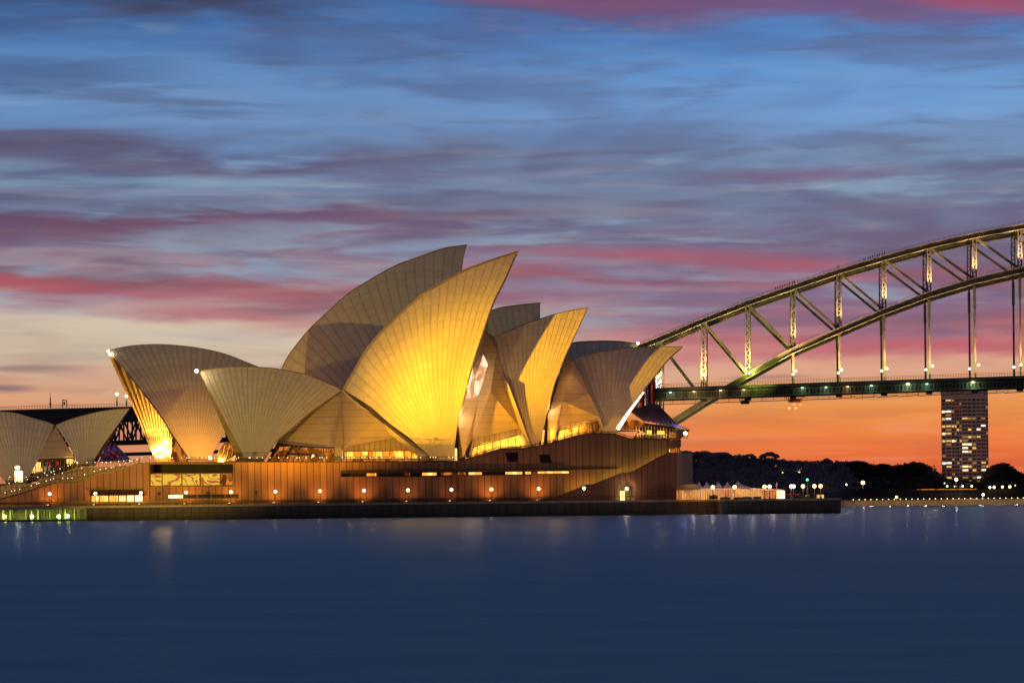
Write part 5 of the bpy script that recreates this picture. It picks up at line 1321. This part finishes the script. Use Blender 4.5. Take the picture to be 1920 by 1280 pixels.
for s_ in (0, 24):
    mb = MB()
    for a, b in zip(aa, aa[1:]): mb.bar(apt(a, 68, s_), apt(b, 68, s_), 1.0, 1.6); mb.bar(apt(a, 90, s_), apt(b, 90, s_), .8, 1.0)
    for k, a in enumerate(range(-120, 1120, 16)): mb.bar(apt(a, 26, s_), apt(a, 68, s_), .7)
    for k, a in enumerate(range(-104, 1100, 32)): mb.bar(apt(a, 66, s_), apt(a+16, 27, s_), .7); mb.bar(apt(a+32, 66, s_), apt(a+16, 27, s_), .7); mb.bar(apt(a+5, 27, s_), apt(a+16, 50, s_), .4)
    mb.build('truss', 'dark_steel', ap)
def mast(a, top, lab, lamp):
    b0 = apt(a, 0, 6); t0 = LA.hit(a, top); t0 = Vector((b0.x, b0.y, t0.z)); o = empty('lamp_mast' if lamp else 'signal_mast', b0, lab, 'mast')
    MB().tube(b0, t0, .35, .22).bar(b0+Vector((-.6, 0, 2)), b0+Vector((.6, 0, 2)), .3).build('pole', 'dark_steel', o)
    if lamp: MB().ball(t0+Vector((0, 0, .3)), .65, 8, 6).build('bulb', 'yellow_green_lamp', o); point(t0+Vector((0, -1.5, 0)), 900, (.8, 1, .2), .4)
    else: MB().tube(t0, t0+Vector((0, 0, 2)), .1).build('antenna', 'dark_steel', o)
mast(88, 744, 'thin dark mast on the viaduct, leftmost', False)
mast(213.5, 739, 'viaduct mast with a yellow-green lamp, left one of two', True)
mast(231.5, 742.5, 'shorter viaduct mast with a lamp, touching the rim of the south sail', True)
gb = apt(115, 0, 6); go = empty('signal_gantry', gb, 'small dark gantry frame on the viaduct beside the leftmost mast', 'gantry'); zt_ = LA.hit(112, 748).z
MB().bar(gb-Vector((.9, 0, 0)), Vector((gb.x-.9, gb.y, zt_)), .35).bar(gb+Vector((.9, 0, 0)), Vector((gb.x+.9, gb.y, zt_-.5)), .35).bar(Vector((gb.x-1.1, gb.y, zt_)), Vector((gb.x+1.1, gb.y, zt_-.5)), .35).build('frame', 'dark_steel', go)
MB().box((gb.x-.5, gb.y-.3, zt_-2.2), (gb.x+.2, gb.y+.1, zt_-1.0)).build('signal_box', 'dark_steel', go)

# ------------------------------------------------------------------ climbers on the arch
def person_mesh(pose):
    J = {'pel': (0, 0, .95), 'che': (0, .02, 1.35), 'nek': (0, .03, 1.48), 'hed': (0, .0, 1.58), 'top': (0, 0, 1.74),
         'lsh': (-.2, 0, 1.40), 'lel': (-.28, .03, 1.12), 'lha': (-.25, -.08, .88), 'rsh': (.2, 0, 1.40), 'rel': (.28, .03, 1.12), 'rha': (.25, -.08, .88),
         'lhi': (-.1, 0, .90), 'lkn': (-.12, -.03, .50), 'lan': (-.12, .03, .08), 'lto': (-.12, -.14, .04), 'rhi': (.1, 0, .90), 'rkn': (.12, -.03, .50), 'ran': (.12, .03, .08), 'rto': (.12, -.14, .04)}
    if pose == 1: J.update(lkn=(-.12, -.28, .58), lan=(-.12, -.2, .2), lto=(-.12, -.36, .16), lel=(-.26, -.2, 1.2), lha=(-.22, -.42, 1.2), che=(0, -.08, 1.34))
    if pose == 2: J.update(rel=(.34, -.1, 1.5), rha=(.3, -.2, 1.75))
    names = list(J); ix = {n: i for i, n in enumerate(names)}
    E = [('pel', 'che'), ('che', 'nek'), ('nek', 'hed'), ('hed', 'top'), ('che', 'lsh'), ('lsh', 'lel'), ('lel', 'lha'), ('che', 'rsh'), ('rsh', 'rel'), ('rel', 'rha'),
         ('pel', 'lhi'), ('lhi', 'lkn'), ('lkn', 'lan'), ('lan', 'lto'), ('pel', 'rhi'), ('rhi', 'rkn'), ('rkn', 'ran'), ('ran', 'rto')]
    rad = dict(pel=.15, che=.17, nek=.06, hed=.10, top=.07, lsh=.07, rsh=.07, lel=.045, rel=.045, lha=.035, rha=.035, lhi=.09, rhi=.09, lkn=.06, rkn=.06, lan=.045, ran=.045, lto=.035, rto=.035)
    me = bpy.data.meshes.new('person'); me.from_pydata([J[n] for n in names], [(ix[a], ix[b]) for a, b in E], [])
    ob = bpy.data.objects.new('tmp', me); C.objects.link(ob); ob.modifiers.new('s', 'SKIN'); 
    for n in names:
        sv = me.skin_vertices[0].data[ix[n]]; sv.radius = (rad[n], rad[n]); sv.use_root = n == 'pel'
    sd = ob.modifiers.new('d', 'SUBSURF'); sd.levels = 1; sd.render_levels = 1
    dg = bpy.context.evaluated_depsgraph_get(); m2 = bpy.data.meshes.new_from_object(ob.evaluated_get(dg)); bpy.data.objects.remove(ob); m2.name = 'person'
    m2.materials.append(M['clothing']); return m2
pm = [person_mesh(k) for k in range(3)]
def on_chord(a):
    for (p, q, s0, s1) in zip(px_, px_[1:], T, T[1:]):
        if p <= a <= q: return s0+(s1-s0)*(a-p)/(q-p)
def ords(k, n): return ['first', 'second', 'third', 'fourth', 'fifth', 'sixth', 'seventh', 'eighth', 'ninth', 'tenth', 'eleventh'][k]
for (x0_, x1_, n_, gname) in ((1454, 1489, 9, 'left group of climbers'), (1619, 1658, 10, 'right group of climbers'), (1569, 1573, 2, 'pair of climbers between the groups')):
    for k in range(n_):
        a = x0_+(x1_-x0_)*k/(n_-1)+rnd.uniform(-.8, .8); q = on_chord(a)
        o = bpy.data.objects.new('person', pm[rnd.choice([0, 0, 1, 1, 2])]); C.objects.link(o); o.location = q+Vector((0, 0, 1.05)); o.rotation_euler = (0, 0, rnd.choice([90, 90, 70, 110])*math.pi/180)
        o.scale = (1.15, 1.15, rnd.uniform(.95, 1.1))
        tag(o, 'dark climber on the arch, '+ords(k, n_)+' from left in the '+gname, 'person', 'people climbing the bridge arch')

for o in bpy.data.objects:
    if o.get('label') and len(o['label'].split()) > 16: print('LONG', o['label'])
